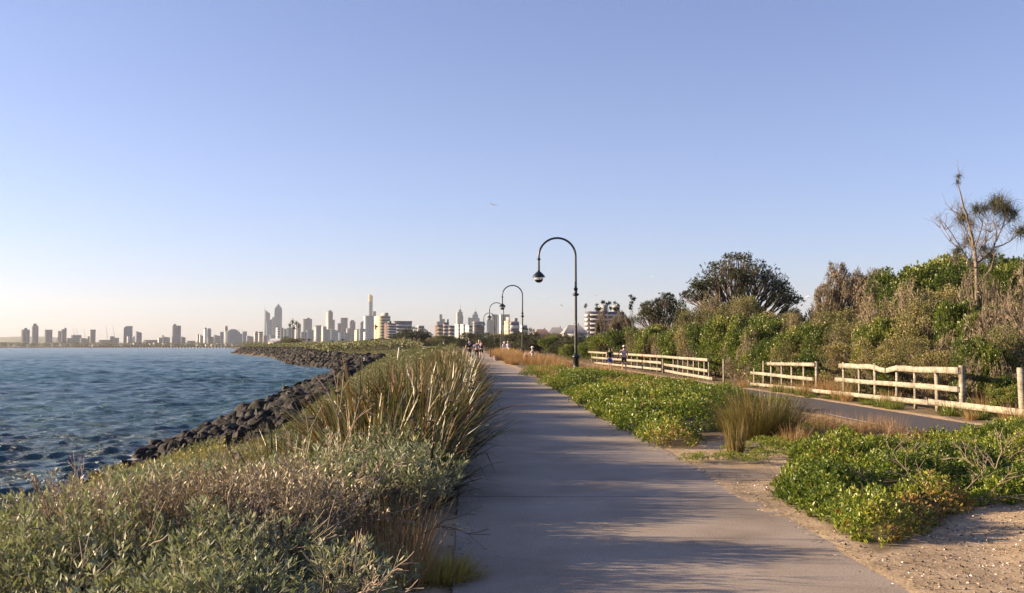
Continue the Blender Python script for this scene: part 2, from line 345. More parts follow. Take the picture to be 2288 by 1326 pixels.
fn = noise(nt, 3.2, 6, c, .72); mm = nt.nodes.new('ShaderNodeMath'); mm.operation = 'MULTIPLY'; nt.links.new(a_.outputs['Fac'], mm.inputs[0]); nt.links.new(fn.outputs[0], mm.inputs[1])
fr = ramp(nt, [(0, 0, 0), (1, 1, 1)], mm.outputs[0], [.36, .47])
mf = nt.nodes.new('ShaderNodeMix'); mf.data_type = 'RGBA'; nt.links.new(fr.outputs[0], mf.inputs[0]); nt.links.new(col.outputs[0], mf.inputs[6]); mf.inputs[7].default_value = (.6, .58, .56, 1)
nt.links.new(mf.outputs[2], bs.inputs['Base Color']); bs.inputs['Roughness'].default_value = .18; bs.inputs['IOR'].default_value = 1.33; bs.inputs['Specular IOR Level'].default_value = .42
mp = nt.nodes.new('ShaderNodeMapping'); mp.inputs['Scale'].default_value = (.55, 1.3, 1); nt.links.new(c, mp.inputs[0])
n1 = noise(nt, 1.7, 7, mp.outputs[0], .62); bump(nt, n1.outputs[0], bs, 1.0, .7)
M['sea'] = m
tag(b.build('water', M['sea'], smooth=True), kind='structure')

# far shore: flat land under the city, with its strip of beach
b = MB()
sx = np.linspace(-4200, -640, 60); shore = lambda x: np.interp(x, [-4200, -1500, -1000, -675, -500, 1500], [3300, 3050, 2820, 2640, 2500, 2400])
rows = []
for k, (dy, z) in enumerate([(-30, SEA-.6), (25, SEA+.9), (70, SEA+1.8), (260, -.2), (1500, .4), (5600, 2.)]):
    rows.append(np.stack([sx, shore(sx)+dy, np.full(60, z)], -1))
V = np.array(rows); i = np.arange(360).reshape(6, 60)
b.add(V.reshape(-1, 3), np.stack([i[:-1, :-1], i[:-1, 1:], i[1:, 1:], i[1:, :-1]], -1).reshape(-1, 4), np.repeat([0, 0, 0.1, .9, .9, .9], 60))
tag(b.build('far_shore', M['ground']), kind='structure')
b = MB(); hx = np.linspace(-7600, -4700, 60); hz = 330*np.exp(-((hx+6100)/900)**2)*.42+40*vnoise(hx, hx*0, 2, .004)*np.exp(-((hx+6100)/1100)**2)
k = 4
V = np.array([np.stack([hx*.62, np.full(60, 8100+j*120.), np.maximum(hz*[0, .75, 1, 0][j]*.5, 0)+.1], -1) for j in range(4)]); i = np.arange(240).reshape(4, 60)
b.add(V.reshape(-1, 3), np.stack([i[:-1, :-1], i[:-1, 1:], i[1:, 1:], i[1:, :-1]], -1).reshape(-1, 4))
M['hill'] = noisemat('far_hill_grass', [(.10, .11, .06), (.17, .16, .09)], .002)
tag(b.build('distant_hills', M['hill'], smooth=True), kind='structure')

# ---------------------------------------------------------------- haze
hz_m = bpy.data.materials.new('pale_haze'); hz_m.use_nodes = True; nt = hz_m.node_tree; nt.nodes.remove(nt.nodes['Principled BSDF'])
pv = nt.nodes.new('ShaderNodeVolumePrincipled'); pv.inputs['Color'].default_value = (.86, .90, .96, 1); pv.inputs['Density'].default_value = 3.8e-5; pv.inputs['Anisotropy'].default_value = .25
nt.links.new(pv.outputs[0], nt.nodes['Material Output'].inputs['Volume'])
HAZE = MB(); HAZE.box((-1950, 4200, 178), (13400, 9000, 374))
tag(HAZE.build('haze', hz_m), 'thin pale evening haze over the bay', 'haze', kind='stuff'); 
# ---------------------------------------------------------------- lamps
def lamp_parts(root):
    H_ = 7.1; Rr = .965; ax = -2*Rr
    p = MB(); a = np.linspace(0, math.pi, 26)
    pts = [(0, 0, .9), (0, 0, 4.2), (0, 0, H_-Rr)]+[(-Rr+Rr*math.cos(t), 0, H_-Rr+Rr*math.sin(t)) for t in a[1:]]+[(ax, 0, H_-1.0-Rr*.25), (ax, 0, 5.33)]
    p.tube(pts, [.078, .068]+[.056]*(len(pts)-4)+[.056, .062], 10); p.build('pole', M['lampmetal'], root, True)
    c = MB(); c.lathe([(.075, 4.05), (.17, 4.12), (.17, 4.17), (.08, 4.22), (.08, 4.38), (.115, 4.41), (.115, 4.45), (.06, 4.52)], seg=14)
    c.build('collar', M['lampmetal'], root)
    c = MB(); c.lathe([(.055, 5.93), (.1, 5.97), (.1, 6.01), (.055, 6.06)], (ax, 0, 0), 12); c.build('collar', M['lampmetal'], root)
    b = MB(); b.lathe([(.22, -.3), (.22, .06), (.155, .14), (.15, .82), (.205, .88), (.205, .93), (.12, 1.02), (.08, 1.1)], seg=12); b.build('base', M['lampmetal'], root)
    s = MB(); s.lathe([(.058, 5.42), (.075, 5.34), (.14, 5.30), (.25, 5.19), (.335, 5.07), (.335, 5.045), (.24, 5.05), (.02, 5.22)], (ax, 0, 0), 24); sh = s.build('lamp_shade', M['lampmetal'], root, True)
    g = MB(); g.lathe([(.235, 5.05), (.23, 4.98), (.2, 4.89), (.13, 4.815), (.05, 4.785), (.001, 4.78)], (ax, 0, 0), 20); g.build('glass_bowl', M['glass'], root, True)
    r = MB(); r.lathe([(.21, 4.905), (.145, 4.82), (.06, 4.775), (.001, 4.77), (.06, 4.76), (.155, 4.80), (.22, 4.895)], (ax, 0, 0), 20); r.build('bowl_rim', M['lampmetal'], root)
    u = MB(); u.lathe([(.03, 5.1), (.03, 5.02), (.055, 4.97), (.05, 4.9), (.001, 4.87)], (ax, 0, 0), 10); u.build('bulb', M['frost'], root, True)
m, nt, b = newmat('clear_glass'); b.inputs['Base Color'].default_value = (.95, .97, 1, 1); b.inputs['Roughness'].default_value = .08; b.inputs['Transmission Weight'].default_value = .75; b.inputs['IOR'].default_value = 1.1; M['glass'] = m
M['frost'] = plain('frosted_bulb', (.75, .72, .65), .4)
L0 = empty('street_lamp', label='tall black swan-neck lamp nearest the camera, right of the concrete path', cat='street lamp', group='swan-neck lamps along the path'); lamp_parts(L0)
def clone(root, loc, rz=0.0, sc=None, label=None, group=None):
    r = root.copy(); COL.objects.link(r); r.location = loc; r.rotation_euler = (0, 0, rz)
    if sc is not None: r.scale = sc if hasattr(sc, '__len__') else (sc, sc, sc)
    if label: r['label'] = label
    if group: r['group'] = group
    for ch in KIDS.get(root.name) or [o for o in COL.objects if o.parent == root]:
        c = ch.copy(); COL.objects.link(c); c.parent = r
    return r
KIDS = {}
def regkids(root): KIDS[root.name] = [o for o in COL.objects if o.parent == root]
regkids(L0)
lamps = [((at(1287, 834, 56)), 56, 530, 'first'), (at(1167.5, 800, 103), 103, 637, ''), (at(1125, 795, 148), 148, 676, ''), (at(1105, 790, 192), 192, 699, '')]
labs = [None, 'second black swan-neck lamp from the camera, its lantern hanging clear above the path', 'third black swan-neck lamp, its arch partly behind the second lantern', 'farthest and smallest black swan-neck lamp, arching before the distant towers']
for k, (p, D, top, _) in enumerate(lamps):
    z = zpx(top, D)-7.1-.056; loc = (p[0], D, z)
    if k == 0: L0.location = loc
    else: clone(L0, loc, label=labs[k])
# two plain poles beyond the lamps
for px, y0, y1, D, lab in [(1120, 742, 792, 165, 'slim brown timber pole standing beside the third lamp post'), (1105.5, 738, 775, 300, 'thin pale pole far along the path, in front of dark trees')]:
    a = at(px, y1, D); z1 = zpx(y0, D); b = MB(); b.tube([(0, 0, -.5), (0, 0, (z1-a[2])*.5), (0, 0, z1-a[2])], [.12, .1, .08], 8); b.lathe([(.13, z1-a[2]-.02), (.13, z1-a[2]+.12), (.02, z1-a[2]+.2)], seg=8)
    tag(b.build('light_pole', M['bark'] if D < 200 else M['deadwood'], loc=a), lab, 'pole')

# ---------------------------------------------------------------- timber fence
m, nt, b = newmat('weathered_timber'); c = coord(nt); mp = nt.nodes.new('ShaderNodeMapping'); mp.inputs['Scale'].default_value = (1.2, 1.2, 14); nt.links.new(c, mp.inputs[0])
n1 = noise(nt, 3, 6, mp.outputs[0], .7); n2 = noise(nt, 2.6, 6, c, .75)
r = ramp(nt, [(.13, .11, .085), (.32, .275, .205), (.46, .40, .31)], n1.outputs[0], [.3, .5, .7]); r2 = ramp(nt, [(.30, .30, .30), (1, 1, 1)], n2.outputs[0], [.38, .56])
mu = nt.nodes.new('ShaderNodeMix'); mu.data_type = 'RGBA'; mu.blend_type = 'MULTIPLY'; mu.inputs[0].default_value = .75
nt.links.new(r.outputs[0], mu.inputs[6]); nt.links.new(r2.outputs[0], mu.inputs[7]); nt.links.new(mu.outputs[2], b.inputs['Base Color'])
b.inputs['Roughness'].default_value = .85; bump(nt, n1.outputs[0], b, .4, .01); M['timber'] = m
def fence_at(px):                       # where the fence line crosses this picture column
    a = (px-CX)/F; ys = np.linspace(14, 118, 2000); k = np.argmin(np.abs(fx(ys)/ys*math.cos(0) - a)); return float(fx(ys[k])), float(ys[k])
def rail(root, p0, p1, z0, z1, h=.155, t=.045, off=-.07, seed=0):
    """board between two fence points; heights above ground z0,z1; slight warp"""
    rg = np.random.default_rng(seed); A = np.array([*p0, float(Z(*p0))+z0]); B = np.array([*p1, float(Z(*p1))+z1]); d = B-A; n = np.array([-d[1], d[0], 0]); n /= np.linalg.norm(n)
    if n[0] > 0: n = -n
    u = np.linspace(0, 1, 7); P = A+d*u[:, None]+n*(-off)*1.0; P[:, 2] += rg.normal(0, .004, 7); b = MB(); V = []
    for q in P:
        hh = h*.86*(1+rg.normal(0, .012)); V += [q+[0, 0, -hh/2], q+[0, 0, hh/2], q+n*t+[0, 0, hh/2+rg.normal(0, .004)], q+n*t+[0, 0, -hh/2]]
    Fa = [[i*4+k, i*4+(k+1) % 4, i*4+4+(k+1) % 4, i*4+4+k] for i in range(6) for k in range(4)]+[[0, 1, 2, 3], [24, 27, 26, 25]]
    b.add(V, Fa); return b.build('rail', M['timber'], root)
def post(root, p, h, w=.1, off=0.0, lean=0.0, seed=0):
    b = MB(); z = float(Z(*p)); b.box((p[0]+off, p[1], z+h/2-.2), (w*.7, w*.85, h+.4), math.atan2(1, 8)*0, ry=lean)
    return b.build('post', M['timber'], root)
def pz(px, py):                        # height above ground of a point of the fence seen at px,py
    x, y = fence_at(px); return zpx(py, y)-float(Z(x, y))
def fence(label, rails, posts, seed):
    root = empty('timber_fence', label=label, cat='fence', group='weathered post and rail fence along the bike path')
    for k, (xa, ya, xb, yb, h) in enumerate(rails):
        rail(root, fence_at(xa), fence_at(xb), pz(xa, ya), pz(xb, yb), h, seed=seed+k)
    for k, q in enumerate(posts):
        px, top = q[0], q[1]; p = fence_at(px); post(root, p, pz(px, top), q[2] if len(q) > 2 else .1, lean=(q[3] if len(q) > 3 else 0.0), seed=seed+k)
    return root
fence('far length of pale three-rail timber fence behind the walking couple',
      [(1316, 787, 1480, 797, .18), (1480, 797, 1584, 805, .18), (1325, 799, 1480, 811, .18), (1486, 815, 1584, 829, .18), (1330, 811, 1480, 826, .18), (1488, 829, 1594, 847, .18)],
      [(x, t) for x, t in [(1322, 786), (1334, 787), (1347, 788), (1411, 791), (1424, 792), (1439, 793), (1453, 795), (1468, 796), (1480, 794), (1504, 799), (1515, 800), (1526, 801), (1537, 802), (1549, 803), (1561, 804), (1573, 805), (1583, 802)]], 1)
tag(fence('lone short timber post in the gap between two fence lengths', [], [(1616, 802, .11)], 30), group='none'); 
fence('middle length of timber fence with a short top rail, left of the gap',
      [(1718, 813, 1824, 815, .15), (1681, 833, 1820, 848, .15)], [(1684, 824), (1705, 807, .09), (1722, 807), (1746, 808), (1768, 808), (1795, 809), (1823, 808, .14)], 40)
fence('nearest length of timber fence with a broken sagging top rail and long bottom rail',
      [(1880, 817, 1952, 820, .17), (1950, 819, 1984, 829, .17), (1986, 828, 2012, 822, .17), (2010, 824, 2148, 829, .18), (1870, 848, 2146, 870, .16), (1681, 858, 2078, 900, .15), (2080, 898, 2330, 926, .17)],
      [(1884, 810), (1918, 816), (1954, 812, .11), (2001, 824, .1, .03), (2043, 822, .1), (2092, 824, .13, -.02), (2147, 817, .15)], 60)
tag(fence('thick timber post standing at the right edge beside the bank', [], [(2281, 822, .16, -.03)], 90), group='none')
for o in COL.objects:
    if o.get('group') == 'none': del o['group']; o.name = 'timber_post'

# ---------------------------------------------------------------- the city
def facade(name, wall, glass, fh=3.6, bay=4.0, wf=.5, bf=.7, rough=.35):
    m, nt, b = newmat(name); c = coord(nt); sp = nt.nodes.new('ShaderNodeSeparateXYZ'); nt.links.new(c, sp.inputs[0])
    def mth(op, a, v=None, bb=None):
        n = nt.nodes.new('ShaderNodeMath'); n.operation = op
        if hasattr(a, 'links'): nt.links.new(a, n.inputs[0])
        else: n.inputs[0].default_value = a
        if bb is not None: nt.links.new(bb, n.inputs[1])
        elif v is not None: n.inputs[1].default_value = v
        return n.outputs[0]
    fz = mth('FRACT', mth('DIVIDE', sp.outputs[2], fh)); wz = mth('LESS_THAN', fz, wf)
    xy = mth('ADD', sp.outputs[0], None, sp.outputs[1]); fb = mth('FRACT', mth('DIVIDE', xy, bay)); wb = mth('LESS_THAN', fb, bf)
    k = mth('MULTIPLY', wz, None, wb); mx = nt.nodes.new('ShaderNodeMix'); mx.data_type = 'RGBA'; nt.links.new(k, mx.inputs[0])
    mx.inputs[6].default_value = (*wall, 1); mx.inputs[7].default_value = (*glass, 1); nt.links.new(mx.outputs[2], b.inputs['Base Color'])
    b.inputs['Roughness'].default_value = rough+.2; return m
FAC = {
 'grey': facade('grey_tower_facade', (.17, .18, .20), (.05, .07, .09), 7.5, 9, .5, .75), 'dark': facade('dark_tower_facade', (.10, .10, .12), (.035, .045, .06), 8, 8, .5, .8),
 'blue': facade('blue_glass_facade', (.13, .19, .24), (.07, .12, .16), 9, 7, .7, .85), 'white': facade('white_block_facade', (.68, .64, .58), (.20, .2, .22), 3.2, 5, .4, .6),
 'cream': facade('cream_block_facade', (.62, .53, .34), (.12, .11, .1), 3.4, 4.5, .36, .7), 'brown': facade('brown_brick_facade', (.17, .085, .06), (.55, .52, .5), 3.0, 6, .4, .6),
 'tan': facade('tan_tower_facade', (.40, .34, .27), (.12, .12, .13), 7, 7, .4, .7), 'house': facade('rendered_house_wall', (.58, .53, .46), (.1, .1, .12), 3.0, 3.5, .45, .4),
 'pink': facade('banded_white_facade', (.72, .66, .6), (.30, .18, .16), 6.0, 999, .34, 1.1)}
M['conc'] = noisemat('roof_concrete', [(.2, .19, .19), (.32, .3, .29)], .3); M['gold'] = plain('gold_glass', (.75, .43, .12), .3, .3)
M['steel'] = plain('painted_steel', (.22, .22, .24), .5); M['roofdark'] = plain('dark_roof', (.05, .05, .055), .7); M['tile'] = noisemat('terracotta_roof', [(.2, .13, .1), (.28, .19, .15)], 2); M['whitewall'] = plain('white_render', (.7, .66, .6), .8)
def tower(x0, x1, top, D, mat, label, kind='box', lit=.14, name='office_tower', cap=None, group=None, base=0.0, litmat=None, theta=24):
    """x0,x1,top: where its silhouette stands in the picture; built at its own distance and real size"""
    W = (x1-x0)/F*D; cx = ((x0+x1)/2-CX)/F*D; h = zpx(top, D)-base; th = math.radians(theta)
    d = max(lit*W/math.sin(th), .25*W); w = max((W-d*math.sin(th))/math.cos(th), .2*W)
    root = empty(name, (cx, D, base), th, label, 'building', group); b = MB(); hw, hd = w/2, d/2
    R4 = [(-hw, -hd), (hw, -hd), (hw, hd), (-hw, hd)]
    if kind == 'box': b.prism(R4, -3, h); rt = h
    elif kind == 'slant': b.prism(R4, -3, h, [h, h*.88, h*.88, h])
    elif kind == 'slantr': b.prism(R4, -3, h, [h*.9, h, h, h*.9])
    elif kind == 'chamfer':
        b.prism(R4, -3, h*.93)
        q = .7; b.prism([(x*q, y*q) for x, y in R4], h*.93, h); b.prism([(x*.85, y*.85) for x, y in R4], h*.93, h*.965)
    elif kind == 'octagon':
        P8 = [(-hw, -hd*.45), (-hw*.5, -hd), (hw*.5, -hd), (hw, -hd*.45), (hw, hd*.45), (hw*.5, hd), (-hw*.5, hd), (-hw, hd*.45)]
        b.prism(P8, -3, h*.92); b.prism([(x*.8, y*.8) for x, y in P8], h*.92, h*.96); b.prism([(x*.45, y*.6) for x, y in P8], h*.96, h)
    elif kind == 'step':
        b.prism([(-hw, -hd), (0, -hd), (0, hd), (-hw, hd)], -3, h); b.prism([(0, -hd), (hw, -hd), (hw, hd), (0, hd)], -3, h*.86)
    elif kind == 'curve':
        n = 8; a = [math.pi/2*k/n for k in range(n+1)]; prof_ = [(-hw+w*.5*(1-math.cos(t)), h*.86+h*.14*math.sin(t)) for t in a]+[(hw, h*1.0)]
        pts = [(-hw, -3)]+prof_+[(hw, -3)]
        f = [(x, -hd, z) for x, z in pts]; k_ = [(x, hd, z) for x, z in pts]; N = len(pts)
        b.add(f+k_, [[i, (i+1) % N, N+(i+1) % N, N+i] for i in range(N)])
        for i in range(1, N-1): b.add([f[0], f[i], f[i+1], k_[0], k_[i], k_[i+1]], [[0, 1, 2], [3, 5, 4]])
    elif kind == 'wide':
        b.prism(R4, -3, h*.86); b.prism([(x*.7, y) for x, y in R4], h*.86, h*.95); b.prism([(x*.4, y) for x, y in R4], h*.95, h)
    elif kind == 'spire' or kind == 'pyramid':
        if kind == 'spire': b.prism(R4, -3, h*.84); b.prism([(x*.78, y*.78) for x, y in R4], h*.84, h*.93); b.prism([(x*.4, y*.4) for x, y in R4], h*.93, h)
        else: b.prism(R4, -3, h*.72); b.prism([(x*.8, y) for x, y in R4], h*.72, h*.82); b.prism([(x*.5, y) for x, y in R4], h*.82, h*.92); b.prism([(x*.25, y) for x, y in R4], h*.92, h)
    b.build('walls', FAC[mat], root)
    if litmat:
        s = MB(); s.box((-hw-.4, 0, h*.5), (.8, d*.96, h*.97)); s.build('sunlit_side', FAC[litmat], root)  # sun-facing side in its own, mostly paler facade: sunlight put into the colour
    cap = cap or []
    for cq in cap:
        if cq[0] == 'roof': s = MB(); s.box((cq[1]*w, 0, h+cq[3]*.5), (cq[2]*w, d*.7, cq[3])); s.build('roof_plant', M['roofdark'] if cq[-1] == 'd' else M['conc'], root)
        if cq[0] == 'mast': s = MB(); s.tube([(cq[1]*w, 0, h-1), (cq[1]*w, 0, h+cq[2]*.5), (cq[1]*w, 0, h+cq[2])], [cq[3], cq[3]*.6, cq[3]*.2], 5); s.build('mast', M['steel'], root)
        if cq[0] == 'rim': s = MB(); s.box((0, 0, h+cq[1]*.5), (w*1.05, d*1.05, cq[1])); s.build('parapet', M['conc'] if cq[-1] != 'd' else M['roofdark'], root)
    return root
T = tower
A_ = 'apartment_tower'
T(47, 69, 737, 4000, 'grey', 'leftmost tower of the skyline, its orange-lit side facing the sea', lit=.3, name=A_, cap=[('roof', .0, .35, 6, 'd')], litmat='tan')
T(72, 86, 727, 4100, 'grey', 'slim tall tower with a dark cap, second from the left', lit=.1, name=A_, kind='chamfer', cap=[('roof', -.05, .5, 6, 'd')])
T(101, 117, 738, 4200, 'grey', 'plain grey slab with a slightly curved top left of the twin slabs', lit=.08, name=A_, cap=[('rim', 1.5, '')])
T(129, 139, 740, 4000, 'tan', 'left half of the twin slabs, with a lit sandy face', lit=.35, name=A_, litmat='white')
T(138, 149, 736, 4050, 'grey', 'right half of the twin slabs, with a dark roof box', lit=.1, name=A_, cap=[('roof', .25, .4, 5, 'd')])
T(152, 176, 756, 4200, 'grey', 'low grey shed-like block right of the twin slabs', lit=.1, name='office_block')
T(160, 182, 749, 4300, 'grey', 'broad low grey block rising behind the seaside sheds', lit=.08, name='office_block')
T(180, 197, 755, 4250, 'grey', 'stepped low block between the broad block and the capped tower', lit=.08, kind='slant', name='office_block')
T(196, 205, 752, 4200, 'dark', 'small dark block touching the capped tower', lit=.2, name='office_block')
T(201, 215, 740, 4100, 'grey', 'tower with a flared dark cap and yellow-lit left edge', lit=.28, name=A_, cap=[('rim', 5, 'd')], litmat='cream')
T(222, 246, 760, 4200, 'grey', 'very low grey block right of the flared-cap tower', lit=.1, name='office_block')
T(247, 266, 752, 4300, 'grey', 'low stepped block beneath two cranes', lit=.1, kind='step', name='office_block')
T(277, 296, 729, 4100, 'blue', 'tower with a rounded left shoulder', lit=.08, kind='curve', name=A_)
T(283, 292, 752, 3900, 'white', 'small white block in front of the rounded tower', lit=.5, name='apartment_block')
T(294, 304, 753, 3900, 'white', 'small white block beside the slant-topped slab', lit=.5, name='apartment_block', cap=[('roof', .2, .3, 3, 'd')])
T(304, 317, 740, 4050, 'grey', 'dark slab with a top sloping down to the right', lit=.1, kind='slant', name=A_)
T(322, 352, 760, 4300, 'grey', 'long low grey block in the gap left of the shouldered towers', lit=.1, name='office_block')
T(353, 364, 755, 4200, 'grey', 'squat block with a bright sunlit side', lit=.4, name='apartment_block', litmat='white')
T(362, 380, 752, 4300, 'grey', 'low peaked block with a dark roof knob', lit=.1, kind='slant', name='office_block', cap=[('roof', -.35, .15, 5, 'd')])
T(385, 404, 728, 4100, 'grey', 'tall square tower with a roof box on its left, standing alone', lit=.1, name=A_, cap=[('roof', -.2, .3, 6, 'd')])
T(404, 415, 752, 4150, 'grey', 'low wing attached right of the lone square tower', lit=.08, kind='slant', name='office_block')
T(418, 436, 762, 4200, 'grey', 'tiny low block between lone tower and slab pair', lit=.1, name='office_block')
T(441, 446, 747, 4200, 'dark', 'thin dark slab with a white sunlit side', lit=.4, name=A_, litmat='white')
T(446, 455, 748, 4250, 'grey', 'narrow slab with slanted top beside the thin dark slab', lit=.35, kind='slant', name=A_, litmat='white')
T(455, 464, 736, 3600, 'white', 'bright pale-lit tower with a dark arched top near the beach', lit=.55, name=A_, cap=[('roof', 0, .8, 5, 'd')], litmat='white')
T(463, 472, 734, 4400, 'blue', 'grey-blue tower right behind the bright arched one', lit=.1, name='office_tower', kind='chamfer')
T(464, 478, 753, 4000, 'dark', 'dark low block at the foot of the bright arched tower', lit=.15, name='office_block')
T(478, 492, 748, 4300, 'grey', 'grey block left of the head-topped tower', lit=.1, name='office_block', kind='slant')
T(492, 500, 742, 4350, 'grey', 'narrow grey tower just left of the wide stepped hall', lit=.1)
T(502, 510, 728, 4700, 'dark', 'slim tower with a bulging dark head and lit shaft', lit=.3, kind='octagon', litmat='tan')
T(504, 536, 736, 4500, 'blue', 'wide bulky stepped building with a rounded roof', lit=.05, kind='wide', name='office_block')
T(532, 542, 746, 4550, 'grey', 'grey annex on the right of the bulky stepped building', lit=.1, name='office_block')
T(543, 552, 741, 4700, 'blue', 'bluish square tower right of the bulky building', lit=.1)
T(551, 567, 750, 4600, 'grey', 'low sloping bluish block left of the brown blocks', lit=.1, kind='slant', name='office_block')
T(567, 578, 743, 3200, 'brown', 'brownish brick block with lit side and dark top', lit=.45, name='apartment_block', litmat='tan', cap=[('roof', .1, .5, 3, 'd')])
T(577, 588, 744, 3250, 'tan', 'tan block with arched dark top joined to the brown one', lit=.3, name='apartment_block', cap=[('rim', 3, 'd')])
T(588, 597, 750, 3300, 'brown', 'dull brown block at the foot of the slant-topped skyscraper', lit=.2, name='apartment_block')
T(590, 603, 691, 6000, 'blue', 'skyscraper with a steep slanted roof and a thin mast', lit=.06, kind='slant', cap=[('mast', -.4, 26, 1.6)])
T(595, 608, 713, 5700, 'blue', 'blue glass tower in front of the slant-topped skyscraper', lit=.12, kind='slantr')
T(608, 614, 709, 6100, 'blue', 'narrow step-shouldered tower left of the chamfered skyscraper', lit=.1)
T(613, 630, 682, 6000, 'blue', 'tallest of the left cluster, with a chamfered crown', lit=.06, kind='octagon', cap=[('roof', 0, .12, 6, 'd')])
T(603, 617, 749, 4800, 'blue', 'grey-blue block filling the foot of the left cluster', lit=.05, name='office_block')
T(616, 627, 733, 2600, 'pink', 'white apartment tower with fine reddish bands', lit=.6, name=A_, litmat='pink')
T(627, 634, 733, 4600, 'dark', 'dark-topped narrow tower right of the banded white one', lit=.1)
T(633, 641, 735, 4600, 'grey', 'small grey tower with white sunlit edge just left of the palms', lit=.35, litmat='white')
T(640, 657, 733, 4900, 'blue', 'bluish block seen behind the left palms', lit=.08, name='office_block')
T(660, 673, 718, 4800, 'grey', 'grey tower behind the tall palms', lit=.35, litmat='white', kind='slant')
T(677, 697, 713, 5500, 'dark', 'broad dark square skyscraper right of the palms', lit=.05, cap=[('roof', .1, .3, 6, 'd')])
T(672, 686, 742, 4300, 'grey', 'low grey block in front of the broad dark skyscraper', lit=.1, name='office_block')
T(685, 701, 738, 4400, 'blue', 'low blue-grey block with a bright window at the dark skyscraper foot', lit=.1, name='office_block')
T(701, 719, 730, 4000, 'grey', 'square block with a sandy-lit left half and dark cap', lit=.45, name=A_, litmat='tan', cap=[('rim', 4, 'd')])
T(719, 738, 730, 4200, 'grey', 'block with a sunlit cream edge in front of the half-lit tower', lit=.25, name=A_, litmat='cream', kind='step')
T(727, 745, 697, 5200, 'dark', 'half-lit tower, brown sunlit left half and dark right half', lit=.5, litmat='tan', cap=[('roof', .05, .4, 7, 'd')])
T(743, 748, 715, 5300, 'dark', 'narrow dark wing stepping down right of the half-lit tower', lit=.1)
T(736, 758, 735, 4500, 'blue', 'mid-height bluish block between half-lit and flat-topped towers', lit=.1, name='office_block', kind='slant')
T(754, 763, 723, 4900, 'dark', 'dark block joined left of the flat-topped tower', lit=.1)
T(761, 777, 713, 5200, 'dark', 'flat-topped dark tower with a pale sunlit side', lit=.25, litmat='tan', cap=[('rim', 5, 'd')])
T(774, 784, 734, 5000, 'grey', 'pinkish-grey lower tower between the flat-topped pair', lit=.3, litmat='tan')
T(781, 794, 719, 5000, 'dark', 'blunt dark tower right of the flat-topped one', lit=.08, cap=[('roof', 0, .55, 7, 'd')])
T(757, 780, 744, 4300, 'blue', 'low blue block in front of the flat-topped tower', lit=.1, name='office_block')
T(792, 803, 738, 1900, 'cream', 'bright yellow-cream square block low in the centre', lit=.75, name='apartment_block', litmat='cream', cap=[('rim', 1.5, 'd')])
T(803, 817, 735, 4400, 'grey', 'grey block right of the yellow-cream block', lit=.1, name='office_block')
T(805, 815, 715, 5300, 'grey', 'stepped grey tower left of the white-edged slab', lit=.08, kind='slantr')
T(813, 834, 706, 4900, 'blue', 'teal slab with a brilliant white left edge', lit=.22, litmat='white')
T(833, 840, 696, 6100, 'dark', 'dark tower tucked right behind the gold-topped skyscraper', lit=.1)
T(812, 826, 742, 3900, 'tan', 'small pale blocks beneath the teal slab', lit=.4, name='apartment_block', litmat='white')
# the gold-topped skyscraper
D = 6200; gx = (827.5-CX)/F*D; r_ = empty('skyscraper', (gx, D, 0), math.radians(12), 'tallest skyscraper, flared silver shaft under a gold crown', 'building')
s_ = D/F; b = MB(); P = [(-4.0, -5), (2.5, -5), (2.5, 5), (-4.0, 5)]; zc = zpx(674, D); zt = zpx(659, D)
n = 12; prev = None
for k in range(n):
    z0 = zc*k/n; z1 = zc*(k+1)/n; f0 = 1+1.25*max(0, (1-z0/zc-.25))**2; b.prism([(x*s_*(f0 if x < 0 else 1), y*s_*.8) for x, y in P], z0-3*(k == 0), z1)
b.build('shaft', FAC['blue'], r_)
b = MB(); b.prism([(x*s_*1.02, y*s_*.81) for x, y in P], zc, zt); b.box((-2.6*s_, -4.1*s_, zc+(zt-zc)*.6), (1.1*s_, 1.0, (zt-zc)*.5)); b.build('gold_crown', M['gold'], r_)
b = MB(); b.box((3.6*s_, 0, zt*.49), (2.2*s_, 6*s_, zt*.98)); b.build('side_tower', FAC['dark'], r_)
M['window'] = plain('window_glass', (.05, .06, .08), .15, 0, .6)
def near_block(x0, x1, top, D, mat, label, lit, litmat, rows, cols, band=None, base=0.0, theta=24, cap=None, ww=.5, wh=.45, big=False):
    root = tower(x0, x1, top, D, 'blank_'+mat, label, lit=lit, name='apartment_block', theta=theta, base=base, cap=cap)
    w = [o for o in COL.objects if o.parent == root and o.name.startswith('walls')][0]; bb = np.array([v.co for v in w.data.vertices]); hw, hd, h = bb[:, 0].max(), bb[:, 1].max(), bb[:, 2].max()
    for r in range(rows):
        z = h*(1-(r+.55)/rows*.97)
        if band:
            s = MB(); s.box((0, -hd-.5, z-h/rows*.28), (hw*1.98, 1.0, h/rows*.42)); s.build('balcony', FAC['blank_'+band], root)
            if big: s = MB(); s.box((-hw-.5, -hd*.4, z-h/rows*.28), (1.0, hd*1.1, h/rows*.5)); s.build('balcony', FAC['blank_'+band], root)
        s = MB(); s.box((0, -hd-.06, z+h/rows*.12), (2*hw*.94, .3, h/rows*wh)); s.build('ribbon_window', M['window'], root)
        s = MB(); s.box((-hw-.06, hd*.1, z+h/rows*.12), (.3, 2*hd*.5, h/rows*wh*.4)); s.build('ribbon_window', M['window'], root)
    return root
for k, c in {'cream': (.60, .50, .34), 'brown': (.15, .095, .075), 'slate': (.13, .12, .13), 'white': (.66, .62, .56), 'grey': (.3, .29, .29)}.items(): FAC['blank_'+k] = noisemat('rendered_'+k, [tuple(v*.85 for v in c), c], .4)
near_block(834, 874, 707, 1500, 'cream', 'cream apartment block, lit left wing and shaded right wing, behind a palm', .46, None, 10, 5, cap=[('roof', .22, .34, 4.5, 'g')], wh=.26)
